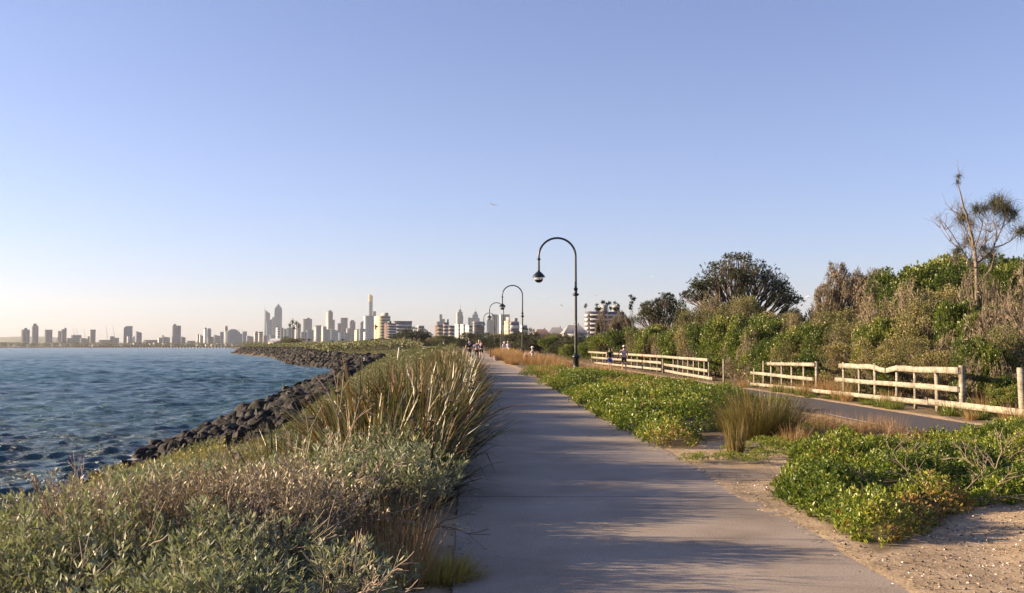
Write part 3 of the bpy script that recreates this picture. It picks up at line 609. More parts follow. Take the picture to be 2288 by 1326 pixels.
near_block(858, 886, 723, 1450, 'brown', 'brown brick apartment block with white balcony stripes beside the cream block', .35, None, 9, 6, 'white', cap=[('roof', -.1, .2, 3, 'd')])
near_block(880, 920, 721, 1550, 'grey', 'flat grey-white apartment block with a dark roof slab, right of the brown one', .1, None, 7, 7, 'white', cap=[('rim', 2, 'd')])
near_block(932, 948, 728, 1700, 'white', 'small pale gabled block peeping over the round dark tree', .2, None, 5, 3)
T(975, 994, 719, 4700, 'dark', 'wide dark base tower below the two-step tower', lit=.1); T(981, 994, 703, 4900, 'grey', 'two-step slim tower right of centre, left step taller', lit=.05, kind='step')
near_block(971, 990, 727, 1300, 'brown', 'brown apartment block with yellow-lit corner, left of the white blocks', .42, None, 6, 4, 'cream')
near_block(990, 1003, 721, 1350, 'brown', 'brown block with stacked white balconies and a taller stair top', .12, None, 7, 3, 'white', cap=[('roof', .35, .25, 4, 'd')])
near_block(1002, 1017, 728, 1320, 'brown', 'lower brown balconied block joined to the white blocks', .1, None, 6, 4, 'white')
T(1021, 1035, 692, 5600, 'dark', 'dark skyscraper with stepped top and tall spire', lit=.1, kind='spire', cap=[('mast', 0, 36, 2.2)], litmat='tan')
T(1019, 1023, 700, 5700, 'tan', 'thin pale strip for the sunlit left edge of the spired skyscraper', lit=.5)  # sunlit left edge of the spired skyscraper, built as a pale strip
near_block(1016, 1028, 725, 1250, 'white', 'left of three tall white gabled blocks', .75, None, 6, 2); near_block(1028, 1039, 725, 1230, 'white', 'middle of three tall white gabled blocks', .75, None, 6, 2)
near_block(1040, 1055, 727, 1260, 'white', 'right of three tall white blocks, with a dark gap', .55, None, 6, 3)
T(1050, 1074, 697, 5600, 'blue', 'skyscraper with pyramid-stepped shoulders and thin mast', lit=.06, kind='pyramid', cap=[('mast', 0, 32, 1.8)])
T(1046, 1052, 710, 5600, 'dark', 'narrow dark tower left of the pyramid-stepped skyscraper', lit=.1)
near_block(1057, 1082, 724, 1400, 'grey', 'wide block with a pale curved roof, just left of the lamps', .1, None, 4, 5, 'brown', cap=[('rim', 3, 'g')])
T(1086, 1100, 714, 5000, 'blue', 'pale blue-grey tower behind the fourth lamp', lit=.1, kind='chamfer'); T(1098, 1112, 703, 5000, 'dark', 'dark square tower between the lamp posts', lit=.08)
T(1113, 1118, 704, 5000, 'white', 'thin white tower left of the second lamp lantern pole', lit=.6); T(1116, 1139, 703, 4900, 'dark', 'broad dark square tower with a bright left edge, behind the third lamp post', lit=.14, litmat='white')
near_block(1125, 1141, 718, 1300, 'cream', 'bright cream block under the broad dark tower', .7, None, 6, 3, cap=[('roof', .35, .2, 5, 'g')])
near_block(1139, 1160, 719, 1200, 'grey', 'white-banded low block right of the cream one', .1, None, 4, 4, 'white', cap=[('roof', .15, .35, 4, 'g')])
near_block(1162, 1178, 727, 900, 'white', 'small white flats crossed by the second lamp post', .3, None, 3, 3, base=1)
near_block(1306, 1396, 697, 520, 'slate', 'large apartment block with white balcony bands, right of the nearest lamp', .09, None, 8, 12, 'white', base=1.0, cap=[('roof', -.02, .12, 3.2, 'g'), ('roof', .33, .12, 3.2, 'g')], ww=.7, big=True)
# pitched-roof houses between the lamps
def house(x0, x1, top, D, label, rm, wall='white', rz=.2):
    W = (x1-x0)/F*D; cx = ((x0+x1)/2-CX)/F*D; z = zpx(top, D); root = empty('house', (cx, D, 1.0), rz, label, 'house'); hh = z-1.0; e = hh*.62; hw = W/2; hd = W*.35
    b = MB(); b.box((0, 0, e/2-.5), (W, hd*2, e+1)); b.build('walls', FAC['blank_'+wall], root)
    b = MB(); o_ = .6; V = [(-hw-o_, -hd-o_, e), (hw+o_, -hd-o_, e), (hw+o_, hd+o_, e), (-hw-o_, hd+o_, e), (-hw*.55, 0, hh), (hw*.55, 0, hh)]
    b.add(V, [[0, 1, 5, 4], [2, 3, 4, 5]]); b.add(V, [[0, 4, 3], [1, 2, 5]]); b.build('roof', rm, root)
    b = MB(); b.box((hw*.4, hd*.3, hh*.95), (W*.07, W*.06, hh*.25)); b.build('chimney', M['conc'], root)
    for k in (-.6, -.1, .45):
        b = MB(); b.box((hw*k, -hd-.04, e*.6), (W*.13, .12, e*.35)); b.build('window', M['window'], root)
house(1192, 1228, 736, 420, 'tile-roofed house low among the trees, leftmost of three', M['tile']); house(1226, 1262, 732, 430, 'grey-roofed house with chimney, middle of the three among the trees', M['conc'], rz=-.1)
house(1258, 1308, 727, 400, 'wide dark-roofed white house right behind the nearest lamp post', M['conc'], rz=.15)
house(600, 632, 757, 1100, 'small cream beach pavilion with a pale roof near the headland palms', M['whitewall'], 'cream')
rg = np.random.default_rng(11)
for k in range(92):
    px = rg.uniform(2, 560) if k < 74 else rg.uniform(600, 990); D = rg.uniform(2950, 3500); w = rg.uniform(7, 20)*1.3; h = rg.uniform(4, 11)
    o = MB(); o.box((0, 0, h/2-1), (w, 12, h+2)); o.prism([(-w/2-1, -7), (w/2+1, -7), (w/2+1, 7), (-w/2-1, 7)], h, h+1.2) 
    o = o.build('seafront_building', [FAC['house'], M['whitewall'], FAC['tan'], M['tile']][int(rg.integers(0, 4))]); o.location = ((px-CX)/F*D, D, .5); o.rotation_euler = (0, 0, rg.uniform(.2, .7))
    tag(o, 'small low building in the row behind the far beach', 'building', 'low seafront buildings behind the far beach')
rg = np.random.default_rng(12); b = MB(); n = 26000
for lo, hi, D0 in [(-30, 560, 2880), (540, 1000, 2300)]:
    px = rg.uniform(lo, hi, n//2); hh = (5+9*vnoise(px, px*0, 3, .06)*1.0)*np.where(lo < 0, 1, .8); X_ = (px-CX)/F*D0; P = np.stack([X_, D0+rg.uniform(-20, 30, n//2), .8+hh*rg.random(n//2)**.8], -1)
    u_ = rg.normal(size=(n//2, 3)); u_ /= np.linalg.norm(u_, axis=1, keepdims=True); w_ = np.cross(u_, [0, 0, 1.]); Q = np.stack([P, P+u_*1.6+w_, P+u_*3.2, P+u_*1.6-w_], 1); b.quads(Q, rg.random(n//2))
tag(b.build('far_woods', M['olive']), 'hazy line of trees behind the far beach', 'trees', kind='stuff')
# cranes
for px, top, D in [(168, 733, 4300), (175, 733, 4300), (191, 734, 4300), (240, 728, 4300), (256, 729, 4300), (403, 744, 4400), (537, 733, 4700), (544, 733, 4700)]:
    z = zpx(top, D); b = MB(); b.tube([(0, 0, 0), (0, 0, z*.5), (0, 0, z*.62)], .9, 4); b.build
    r = empty('construction_crane', ((px-CX)/F*D, D, 0), 0, 'thin construction crane with raised jib among the low skyline blocks', 'crane', 'cranes over the far waterfront')
    b.build('mast', M['steel'], r); b = MB(); b.tube([(0, 0, z*.55), (-4, 0, z*.8), (-7, 0, z)], [.9, .7, .4], 4); b.build('jib', M['steel'], r)
# the long pier across the bay
D = 2550; r = empty('pier', ((300-CX)/F*D, D, SEA), -.03, 'long low dark pier running across the water below the skyline', 'pier')
b = MB(); b.box((-80, 0, 3.0), (760, 7, 1.3)); b.build('deck', M['roofdark'], r)
b = MB(); xs_ = np.arange(-455, 300, 7.5); b.segs([(x, y, -2) for x in xs_ for y in (-3, 3)], [(x, y, 2.6) for x in xs_ for y in (-3, 3)], 1.0, 1.0, 4); tag(b.build('piles', M['roofdark'], r), kind='stuff')
# ---------------------------------------------------------------- plant makers
def ortho(d, rng):
    h = rng.normal(size=d.shape); u = nrm(np.cross(d, h)); return u
def leaves(b, P, Dr, L, Wd, tint, rng, fold=0.0):
    """one kite-shaped leaf per point: base P, direction Dr"""
    n = len(P); L = np.broadcast_to(L, (n,))[:, None]; Wd = np.broadcast_to(Wd, (n,))[:, None]; u = ortho(Dr, rng)
    Q = np.stack([P, P+Dr*L*.45+u*Wd*.5, P+Dr*L, P+Dr*L*.45-u*Wd*.5], 1); b.quads(Q, tint)
def sprigs(b, C, A, n, h, L, Wd, tint, rng, spread=.75, tvar=.08):
    """leafy shoots: centres C, axes A, n leaves climbing each axis"""
    m = len(C); A = nrm(A); t = rng.random((m, n)); hh = np.broadcast_to(h, (m,))[:, None]
    P = C[:, None]+A[:, None]*(t*hh)[..., None]; r = rng.normal(size=(m, n, 3))
    r = r-(r*A[:, None]).sum(-1, keepdims=True)*A[:, None]; Dr = nrm(A[:, None]*(.35+.9*t[..., None])+nrm(r)*spread)
    ti = np.clip(np.broadcast_to(tint, (m,))[:, None]+rng.normal(0, tvar, (m, n))+.1*(t-.5), 0, 1)
    sz = rng.uniform(.7, 1.25, (m, n))
    leaves(b, P.reshape(-1, 3), Dr.reshape(-1, 3), (L*sz).ravel(), (Wd*sz).ravel(), ti.ravel(), rng)
def blades(b, P, Dr, L, Wd, bend, tint, rng, nseg=3, gravity=True, tipup=0.0):
    """curved tapering blades; bend = droop"""
    n = len(P); L = np.broadcast_to(L, (n,)); bend = np.broadcast_to(bend, (n,)); Wd = np.broadcast_to(Wd, (n,)); tint = np.broadcast_to(tint, (n,))
    d = nrm(np.array(Dr, float)); p = np.array(P, float); side = nrm(np.cross(d, np.array([0, 0, 1.])+rng.normal(0, .25, d.shape)))
    rows = [(p-side*Wd[:, None]*.5, p+side*Wd[:, None]*.5)]
    for k in range(nseg):
        p = p+d*(L/nseg)[:, None]; d = nrm(d+np.array([0, 0, -1.])*(bend*(k+1)/nseg)[:, None]); w = Wd*(1-(k+1)/nseg)**.7 if k < nseg-1 else Wd*.06
        rows.append((p-side*w[:, None]*.5, p+side*w[:, None]*.5))
    V = np.stack([q for r in rows for q in r], 1); m = V.shape[1]
    base = np.array([[2*k, 2*k+1, 2*k+3, 2*k+2] for k in range(nseg)]); Fa = (np.arange(n)[:, None, None]*m+base[None]).reshape(-1, 4)
    kk = np.repeat(np.arange(nseg+1), 2)/nseg; T2 = np.where(tint[:, None] > .95, tint[:, None], np.clip(tint[:, None]+tipup*kk[None]**1.6, 0, .93)); b.add(V.reshape(-1, 3), Fa, T2.ravel())
def blobpts(rng, blobs, n, lo=-.15, shell=.35):
    B = np.array(blobs, float); w = B[:, 3]**2; k = rng.choice(len(B), n, p=w/w.sum()); u = nrm(rng.normal(size=(n, 3))); u[:, 2] = np.where(u[:, 2] < lo, -u[:, 2], u[:, 2])
    r = B[k, 3]*(1-shell*rng.random(n)**1.6); return B[k, :3]+u*r[:, None], u
def branches(rng, stems, levels=4, split=2, shrink=.72, ang=.45, up=.15, r0=.05, L0=1.0, kink=2):
    """list of segments (p0,p1,r0,r1); stems: list of (origin, direction)"""
    S = []; tips = []
    def grow(p, d, L, r, lv):
        for k in range(kink):
            d = d+rng.normal(0, .12, 3); d[2] += up*.3; d /= np.linalg.norm(d); q = p+d*L/kink; S.append((p, q, r, r*.88)); p = q; r *= .88
        if lv == 0: tips.append((p, d)); return
        for k in range(split+(rng.random() < .4)):
            a = rng.normal(0, 1, 3); a -= a.dot(d)*d; a /= np.linalg.norm(a); nd = d+a*math.tan(ang)*rng.uniform(.5, 1.2); nd[2] += up; nd /= np.linalg.norm(nd)
            grow(p, nd, L*shrink*rng.uniform(.75, 1.2), r*.68, lv-1)
    for o, d in stems: grow(np.array(o, float), nrm(np.array(d, float)), L0*rng.uniform(.8, 1.2), r0*rng.uniform(.7, 1.1), levels)
    return S, tips
def addsegs(b, S, sides=3, tint=.5, rmin=0.004):
    b.segs([s[0] for s in S], [s[1] for s in S], np.maximum([s[2] for s in S], rmin), np.maximum([s[3] for s in S], rmin), sides, tint)

PARK = (0, -400, -60)
class Kind:
    """a prototype thing with parts, then copies; the first placement uses the prototype itself"""
    def __init__(s, name, parts, cat): s.name = name; s.parts = parts; s.cat = cat; s.first = None
    def put(s, loc, rz, sc, label, group=None):
        if s.first is None:
            r = empty(s.name, loc, rz, label, s.cat, group); r.scale = sc if hasattr(sc, '__len__') else (sc,)*3
            for nm, me, mat in s.parts:
                me.materials.append(mat); o = bpy.data.objects.new(nm, me); COL.objects.link(o); o.parent = r
            s.first = r; s.kids = [o for o in COL.objects if o.parent == r]; return r
        r = s.first.copy(); COL.objects.link(r); r.location = loc; r.rotation_euler = (0, 0, rz); r.scale = sc if hasattr(sc, '__len__') else (sc,)*3
        r['label'] = label
        if group: r['group'] = group
        elif 'group' in r: del r['group']
        for ch in s.kids:
            c = ch.copy(); COL.objects.link(c); c.parent = r
        return r

# ---- near saltbush (silvery narrow leaves), unit about 1 m wide, .8 high
def mk_saltbush(seed, n=620, leaf=.042, wd=.0095, k=13, yel=0.0, mat='salt'):
    rng = np.random.default_rng(seed); bl = [(rng.uniform(-.32, .32), rng.uniform(-.32, .32), rng.uniform(.12, .42), rng.uniform(.16, .3)) for _ in range(9)]
    P, u = blobpts(rng, bl, n, shell=.7); A = nrm(u*.7+np.array([0, 0, .9])+rng.normal(0, .25, P.shape)); t = np.clip(.5+.35*(fbm(P[:, 0], P[:, 1], seed, 3)-.5)*2+rng.normal(0, .13, n)+yel, .05, .92)
    b = MB(); sprigs(b, P, A, k, .13, leaf, wd, t, rng, spread=.7)
    S, tips = branches(rng, [((rng.normal(0, .05), rng.normal(0, .05), -.1), (rng.normal(0, .6), rng.normal(0, .6), 1)) for _ in range(6)], 3, 2, .7, .5, .05, .011, .27)
    w = MB(); addsegs(w, S, 4, rmin=.0022); d0 = nrm(P-np.array([0, 0, -.1])); w.segs(P-A*.13, P+A*.1, .0022, .0012, 3)
    return Kind('saltbush', [('foliage', b.mesh('saltbush_foliage'), M[mat]), ('branches', w.mesh('saltbush_branches'), M['greytwig'])], 'shrub')
SALT = [mk_saltbush(20+i) for i in range(4)]
YEL = [mk_saltbush(30+i, leaf=.045, wd=.011, mat='saltyel') for i in range(2)]; DRB = [mk_saltbush(35, n=520, leaf=.03, wd=.008, mat='drybush')]
rng = np.random.default_rng(5)
SALTG = 'silvery saltbush covering the bank above the water'
# placements: canopy of the near bank, kept under the sight line to the water and rocks
SIL = np.array([(-200, 1105), (0, 1084), (60, 1068), (180, 1044), (300, 1010), (360, 988), (400, 966), (440, 962), (480, 972), (515, 1000), (560, 985), (640, 945), (690, 905), (745, 865), (800, 828), (860, 800), (900, 786), (1040, 768)], float)
def canopy_max(x, y):
    px = CX+F*x/np.maximum(y, .5); py = np.interp(px, SIL[:, 0], SIL[:, 1]); return EYE-(py-774.)/F*y*1.0
pl_salt = []
for _ in range(9000):
    y = rng.uniform(1.0, 19); x = rng.uniform(-9.5, -.9); 
    if x > float(pl(y))-(.85 if y < 6.6 else .6) or x < float(coast(y))+4.2: continue
    if 11.0 < y and x > float(pl(y))-1.9: continue            # flax hedge strip
    if 5.8 < y < 8.3 and x > float(pl(y))-1.25: continue         # dry grass
    if abs(x)/y > .62 or y < 2.6: continue
    md = .5 if y < 9 else .62
    if any((x-a)**2+(y-c)**2 < md**2 for a, c, _ in pl_salt): continue
    g_ = float(Z(x, y)); top = float(canopy_max(x, y))-.03
    # the near bank is tallest close to the path and gets lower seaward
    want = np.interp(y, [2, 5, 8, 12, 19], [.8, 1.0, 1.1, .85, .66])*(.8+.4*vnoise(x, y, 3, .6))
    if x > -1.9: want *= .9
    h = min(want*(.62+.75*vnoise(x, y, 13, 1.1)), top-g_)
    if h < .16: continue
    pl_salt.append((x, y, h))
for k, (x, y, h) in enumerate(pl_salt[:270]):
    s = .95+h*.55; q_ = vnoise(x, y, 71, .55)+(-x-3.0)*.11+rng.normal(0, .06); kd, lb, gp = (YEL[k % 2], 'yellow-green leafy shrub on the bank left of the path', 'yellow-green shrubs among the saltbush') if q_ > .68 else ((DRB[0], 'dry tan-brown bush on the bank left of the path', 'dry bushes among the saltbush') if (q_ < .2 and -3.4 < x < -1.2 and 6.8 < y < 11.5) else (SALT[int(rng.integers(0, 4))], 'silvery grey-green saltbush among its fellows on the bank left of the path', SALTG)); kd.put((x, y, float(Z(x, y))-.03), rng.uniform(0, 6.3), (s, s, h/.84), lb, gp)
print('salt', len(pl_salt))

# ---- continuous low scrub further along the bank: one mass
def scatter(n, x0, x1, y0, y1, rng, py=1.0):
    y = y0+(y1-y0)*rng.random(n)**py; return rng.uniform(x0, x1, n), y
def scrub_mass(n, reg, hf, hcell, k, h, L, Wd, rng, tintf, yr, name, label, mat, xr=(-60, 0), py=1.0, cat='scrub'):
    x, y = scatter(n, xr[0], xr[1], yr[0], yr[1], rng, py); m = reg(x, y); x, y = x[m], y[m]
    lump = fbm(x, y, 41, hcell, 3); hh = hf(x, y)*(.35+1.1*lump); q = 1-.55*rng.random(len(x))**1.5; zz = Z(x, y)+hh*q
    e = .15/hcell**.5*.6; gx = (fbm(x+e, y, 41, hcell, 3)-lump)/e; gy = (fbm(x, y+e, 41, hcell, 3)-lump)/e; hv = hf(x, y)*1.1
    A = nrm(np.stack([-gx*hv, -gy*hv, np.full(len(x), .55)], -1)+rng.normal(0, .3, (len(x), 3))); A[:, 2] = np.abs(A[:, 2])
    b = MB(); sprigs(b, np.stack([x, y, zz-h*.7], -1), A, k, h, L, Wd, np.clip(tintf(x, y, rng), .03, .97), rng)
    return tag(b.build(name, mat), label, cat, kind='stuff')
def bank_reg(x, y): return (x < pl(y)-np.where(y < 9.7, .25, 1.5)) & (x > coast(y)+3.3) 
def bank_h(x, y): 
    cap = canopy_max(x, y)-Z(x, y)-.05; return np.clip(np.minimum(.55+.012*np.clip(y-20, 0, 40), cap*.8), .06, 1)
rng = np.random.default_rng(91)
scrub_mass(60000, bank_reg, lambda x, y: bank_h(x, y)*.7, 1.6, 9, .09, .04, .0105, rng, lambda x, y, r: .4+.5*(fbm(x, y, 4, .7)-.35)+r.normal(0, .08, len(x)), (2, 26), 'bank_scrub', 'low silvery scrub filling the bank between the bushes and the rocks', M['salt'], (-12.5, -.5), 1.0)
scrub_mass(62000, bank_reg, bank_h, .75, 8, .14, .085, .026, rng, lambda x, y, r: .42+.55*(fbm(x, y, 8, .25)-.5)+r.normal(0, .1, len(x)), (22, 90), 'bank_scrub', 'grey-green scrub along the bank between the flax hedge and the boulders', M['scrub'], (-22, -1), 1.25)
scrub_mass(45000, bank_reg, lambda x, y: bank_h(x, y)*1.3, .4, 6, .22, .17, .06, rng, lambda x, y, r: .4+.6*(fbm(x, y, 8, .15)-.5)+r.normal(0, .1, len(x)), (85, 240), 'bank_scrub', 'distant scrub on the bank where the shore bends into the cove', M['scrub'], (-52, -3), 1.1)
def head_reg(x, y): return (x > coast(y)+5.5) & (x < coast(y)+120+0*y) & (x < pl(y)-3) & (((x/y*F+CX) < 1010))
scrub_mass(110000, head_reg, lambda x, y: np.full(len(x), 1.7), .16, 5, .5, .5, .20, rng, lambda x, y, r: .45+.8*(fbm(x, y, 8, .05)-.5)+r.normal(0, .12, len(x)), (215, 900), 'headland_scrub', 'olive and tan scrub covering the headland beyond the cove', M['scrub'], (-200, -5), 1.3)
# brown bare slope at the head of the cove is left to the ground itself

# ---- flax hedge
def mk_flax(seed, n=340, L=1.18):
    rng = np.random.default_rng(seed); a = rng.uniform(0, 6.28, n); t = rng.beta(1.4, 1.6, n)*1.05; P = np.stack([np.cos(a)*.22*rng.random(n)**.5, np.sin(a)*.22*rng.random(n)**.5, np.zeros(n)-.05], -1)
    Dr = np.stack([np.cos(a)*np.sin(t), np.sin(a)*np.sin(t), np.cos(t)], -1); Ls = L*(.35+.8*rng.random(n)**.8)
    b = MB(); ti = np.clip(rng.beta(2.2, 2.4, n)+.05, 0, .9); ti[rng.random(n) < .2] = .98
    blades(b, P, Dr, Ls, rng.uniform(.03, .058, n), rng.beta(1.3, 2.6, n)*.75+(rng.random(n) < .12)*.8, ti*np.where(ti > .95, 1, .7), rng, 5, tipup=.24); 
    s = MB(); k = 5; a = rng.uniform(0, 6.28, k); P2 = np.zeros((k, 3)); tp = np.stack([np.cos(a)*.5, np.sin(a)*.5, np.full(k, L*.78)], -1); s.segs(P2, tp, .006, .004, 4)
    s.segs(tp-[0, 0, .02], tp+np.stack([np.cos(a)*.05, np.sin(a)*.05, np.full(k, -.02)], -1), .018, .008, 5)
    return Kind('flax_clump', [('blades', b.mesh('flax_blades'), M['flax']), ('flower_stalks', s.mesh('flax_stalks'), M['bark'])], 'plant')
FLAX = [mk_flax(60+i) for i in range(4)]
rng = np.random.default_rng(15); pts = []
y = 10.6
while y < 118:
    st = .62 if y < 45 else 1.1
    for off in ((.50, 1.15, 1.8) if y < 70 else (.6, 1.6)):
        pts.append((float(pl(y))-off+rng.normal(0, .1)-(.25 if y < 11 else 0)-float(np.interp(y, [45, 75], [0, .55])), y+rng.normal(0, .15), off))
    y += st*rng.uniform(.85, 1.15)
print('flax', len(pts))
for k, (x, y, off) in enumerate(pts):
    h = np.interp(y, [10, 14, 25, 45, 70, 120], [.8, .92, 1.0, 1.0, .86, .75])*rng.uniform(.86, 1.14)*(1.0 if off < 1.3 else .86)*float(.56+.75*vnoise(y, 0, 55, .75))
    lab = 'long-bladed flax clump in the hedge along the left side of the path'; gp = 'flax clumps in the hedge left of the path'
    if k == 0: lab, gp = 'nearest flax clump, dark drooping blades spilling over the path edge', None
    FLAX[k % 4].put((x, y, float(Z(x, y))), rng.uniform(0, 6.3), (h*1.05, h*1.05, h), lab, gp)

# ---- dry reddish grass at the hedge foot and in front
def mk_tuft(seed, mat, name, n=170, L=.7, w=.008, tmax=.6, rad=.16, bend=(.02, .3), tb=(2, 2), cat='grass tuft', nseg=3):
    rng = np.random.default_rng(seed); a = rng.uniform(0, 6.28, n); t = rng.random(n)**.8*tmax; r = rad*rng.random(n)**.5
    P = np.stack([np.cos(a)*r, np.sin(a)*r, np.zeros(n)-.03], -1); Dr = np.stack([np.cos(a)*np.sin(t), np.sin(a)*np.sin(t), np.cos(t)], -1)+rng.normal(0, .06, (n, 3))
    b = MB(); blades(b, P, Dr, L*rng.uniform(.5, 1.1, n), w*rng.uniform(.7, 1.3, n), rng.uniform(*bend, n), rng.beta(*tb, n), rng, nseg); return Kind(name, [('blades', b.mesh(name+'_blades'), mat)], cat)
DRY = [mk_tuft(80+i, M['dry'], 'grass_clump', 190, .72, .008, .5, .2) for i in range(3)]
rng = np.random.default_rng(33)
for k, (x, y, s) in enumerate([(-.78, 7.4, .75), (-.98, 7.9, .85), (-.8, 8.2, .8), (-1.3, 7.6, .8), (-.9, 6.9, .6), (-1.15, 7.1, .75), (-1.1, 6.4, .5), (-1.5, 7.9, .85), (-.7, 7.8, .6)]):
    DRY[k % 3].put((x, y, float(Z(x, y))), rng.uniform(0, 6), s, 'russet dry grass tuft at the foot of the flax beside the path', 'russet grass tufts at the hedge foot')
for k in range(40):
    y = rng.uniform(6, 18); x = float(pl(y))-rng.uniform(2.0, 5.5); h = min(.75, float(canopy_max(x, y))-float(Z(x, y))+.05)
    if h > .35: DRY[k % 3].put((x, y, float(Z(x, y))), rng.uniform(0, 6), (1, 1, h/.72*1.05), 'straw-coloured dry grass poking up through the saltbush', 'straw grass among the saltbush')
YT = mk_tuft(95, M['golden'], 'yellow_tuft', 900, .22, .009, 1.3, .16, (.1, .6), (4, 2), nseg=3)
p = gpt(985, 1290); YT.put((p[0], p[1], float(Z(*p))), 0, (1.25, 1.5, 1.0), 'small yellow-green grassy tuft on the left kerb of the path, near the bottom edge')

# ---- rushes and tufts to the right
RUSH = [mk_tuft(100+i, M['rush'], 'rush_tuft', 1700, .98, .008, 1.05, .38, (.08, .42), (2, 2)) for i in range(2)]
def putpx(kd, px, py, s, label, group=None, rz=0, z0=0): x, y = gpt(px, py); return kd.put((x, y, float(Z(x, y))), rz, s, label, group)
putpx(RUSH[0], 1708, 978, (1.15, 1.15, 1.08), 'large round brown-green rush clump standing near the bike path', rz=1)
putpx(RUSH[1], 1672, 984, (.8, .8, .86), 'rush clump with curved stems joined left of the large one', rz=2)
putpx(mk_tuft(108, M['rush'], 'rush_tuft', 260, .58, .007, .26, .13, (.0, .1), (2.4, 1.6)), 1644, 1012, 1.0, 'small upright yellow-green rush tuft on the sand, in front of the big clump')
putpx(DRY[0], 1795, 990, (.5, .5, .45), 'pale dry grass stalks right of the large rush clump', 'dry stalks beside the bike path')
for k, (px, py) in enumerate([(1840, 975), (1880, 972), (1925, 968), (1965, 968), (1820, 985), (1790, 960), (1830, 955), (1860, 960), (1905, 985), (1950, 985), (2000, 975), (1770, 1000)]): putpx(DRY[k % 3], px, py, (.75, .75, .6), 'pale dry grass stalks right of the large rush clump', 'dry stalks beside the bike path', rz=k)
TUS = [mk_tuft(120+i, M['dry'], 'grass_tussock', 420, .85, .011, .85, .3, (.1, .5), (2.2, 2)) for i in range(3)]
rng = np.random.default_rng(21); n_ = 0
for k in range(400):
    y = rng.uniform(38, 128); x = float(pr(y))+rng.uniform(.3, 5.5)
    if x > float(fx(y))-3.7: continue
    if n_ > 95: break
    if y < 44 and x < 3.8: pass
    h = rng.uniform(.75, 1.15)*np.interp(y, [38, 60, 120], [.55, .95, 1.25]); n_ += 1
    TUS[k % 3].put((x, y, float(Z(x, y))), rng.uniform(0, 6), (h*1.25, h*1.25, h), 'orange-brown tussock grass between the path and the bike path', 'orange-brown tussocks right of the path')

for k in range(26):
    y = rng.uniform(52, 74); x = float(fx(y))-3.75-rng.random()*.9; TUS[k % 3].put((x, y, float(Z(x, y))), rng.uniform(0, 6), (1.0, 1.0, .62), 'low brown tussock along the near side of the bike path below the walking couple', 'low tussocks edging the bike path')
# ---- bright low succulent cover beside the path
def cover_sd(x, y, poly, w=.5):      # 0 outside -> 1 inside (distance to outline)
    d = np.full(x.shape, 9.); n = len(poly)
    for i in range(n):
        x0, y0 = poly[i]; x1, y1 = poly[(i+1) % n]; t = np.clip(((x-x0)*(x1-x0)+(y-y0)*(y1-y0))/((x1-x0)**2+(y1-y0)**2+1e-9), 0, 1); d = np.minimum(d, np.hypot(x-x0-t*(x1-x0), y-y0-t*(y1-y0)))
    return np.where(inpoly(x, y, poly), np.clip(d/w, 0, 1), 0)
def cover(poly, n, hmax, name, label, seed, cell=1.5, k=9, lo=.32, h=.06, L=.034, Wd=.017, thr=.22, extra=None, tb=.45):
    rng = np.random.default_rng(seed); A = np.array(poly); x = rng.uniform(A[:, 0].min(), A[:, 0].max(), n); y = rng.uniform(A[:, 1].min(), A[:, 1].max(), n)
    s = cover_sd(x+.25*(fbm(x, y, 2, 2)-.5), y+.5*(fbm(x, y, 6, 2)-.5), poly, .45); lump = fbm(x, y, seed, cell, 3); m = (s > .02) & (lump+.1*s > lo+.08*rng.random(len(x))); x, y, s, lump = x[m], y[m], s[m], lump[m]
    hf = hmax*(s**.5)*np.clip(.10+3.4*(lump-.36), .08, 1.25); q = 1-.6*rng.random(len(x))**1.4; e = .05
    gx = (fbm(x+e, y, seed, cell, 3)-lump)/e; gy = (fbm(x, y+e, seed, cell, 3)-lump)/e
    Ax = nrm(np.stack([-gx*hmax*1.3, -gy*hmax*1.3, np.full(len(x), .8)], -1)+rng.normal(0, .28, (len(x), 3)))
    b = MB(); pt = fbm(x, y, seed+5, .55, 3); ti = np.clip(tb+1.1*(pt-.5)+rng.normal(0, .13, len(x)), .04, .8); ti = np.where(pt+rng.normal(0, .02, len(x)) > .71, rng.uniform(.8, .93, len(x)), ti); ti[rng.random(len(x)) < .012] = 1.0
    sprigs(b, np.stack([x, y, Z(x, y)+hf*q-h*.6], -1), Ax, k, h, L, Wd, ti, rng, spread=.85); return tag(b.build(name, M['succ']), label, 'ground cover', kind='stuff')
cover(G_NEAR, 56000, .31, 'low_succulent', 'bright green fleshy ground cover on the sand at the right', 201, cell=1.8, h=.10, L=.043, Wd=.017, k=12)
cover(G_BACK, 50000, .46, 'low_succulent', 'bright yellow-green ground cover between path and bike path', 202, cell=.75, lo=.40, L=.062, Wd=.026, h=.13, k=9, )
PATCH = [None]
rng = np.random.default_rng(64); WD = mk_tuft(140, M['green'], 'weed_tuft', 240, .34, .014, 1.1, .2, (.1, .5), (2, 2))
for k in range(46):
    y = rng.uniform(19.5, 50); x = float(fx(y))+rng.normal(-.25, .3); s = rng.uniform(.6, 1.3)
    (WD if rng.random() < .65 else DRY[k % 3]).put((x, y, float(Z(x, y))), rng.uniform(0, 6), (s, s, s*(1 if k % 2 else .7)), 'weedy tuft growing at the foot of the timber fence', 'weeds along the fence foot')
b = MB(); rng = np.random.default_rng(8); n = 520; P, u = blobpts(rng, [(rng.normal(0, .35), rng.normal(0, .35), .08, .3) for _ in range(7)], n, lo=0.0, shell=.5); P[:, 2] *= .75
sprigs(b, P, nrm(u+[0, 0, .8]), 10, .06, .034, .017, np.clip(.5+rng.normal(0, .12, n), .1, .95), rng)
PK = Kind('low_bush', [('foliage', b.mesh('low_bush_foliage'), M['succ'])], 'plant')
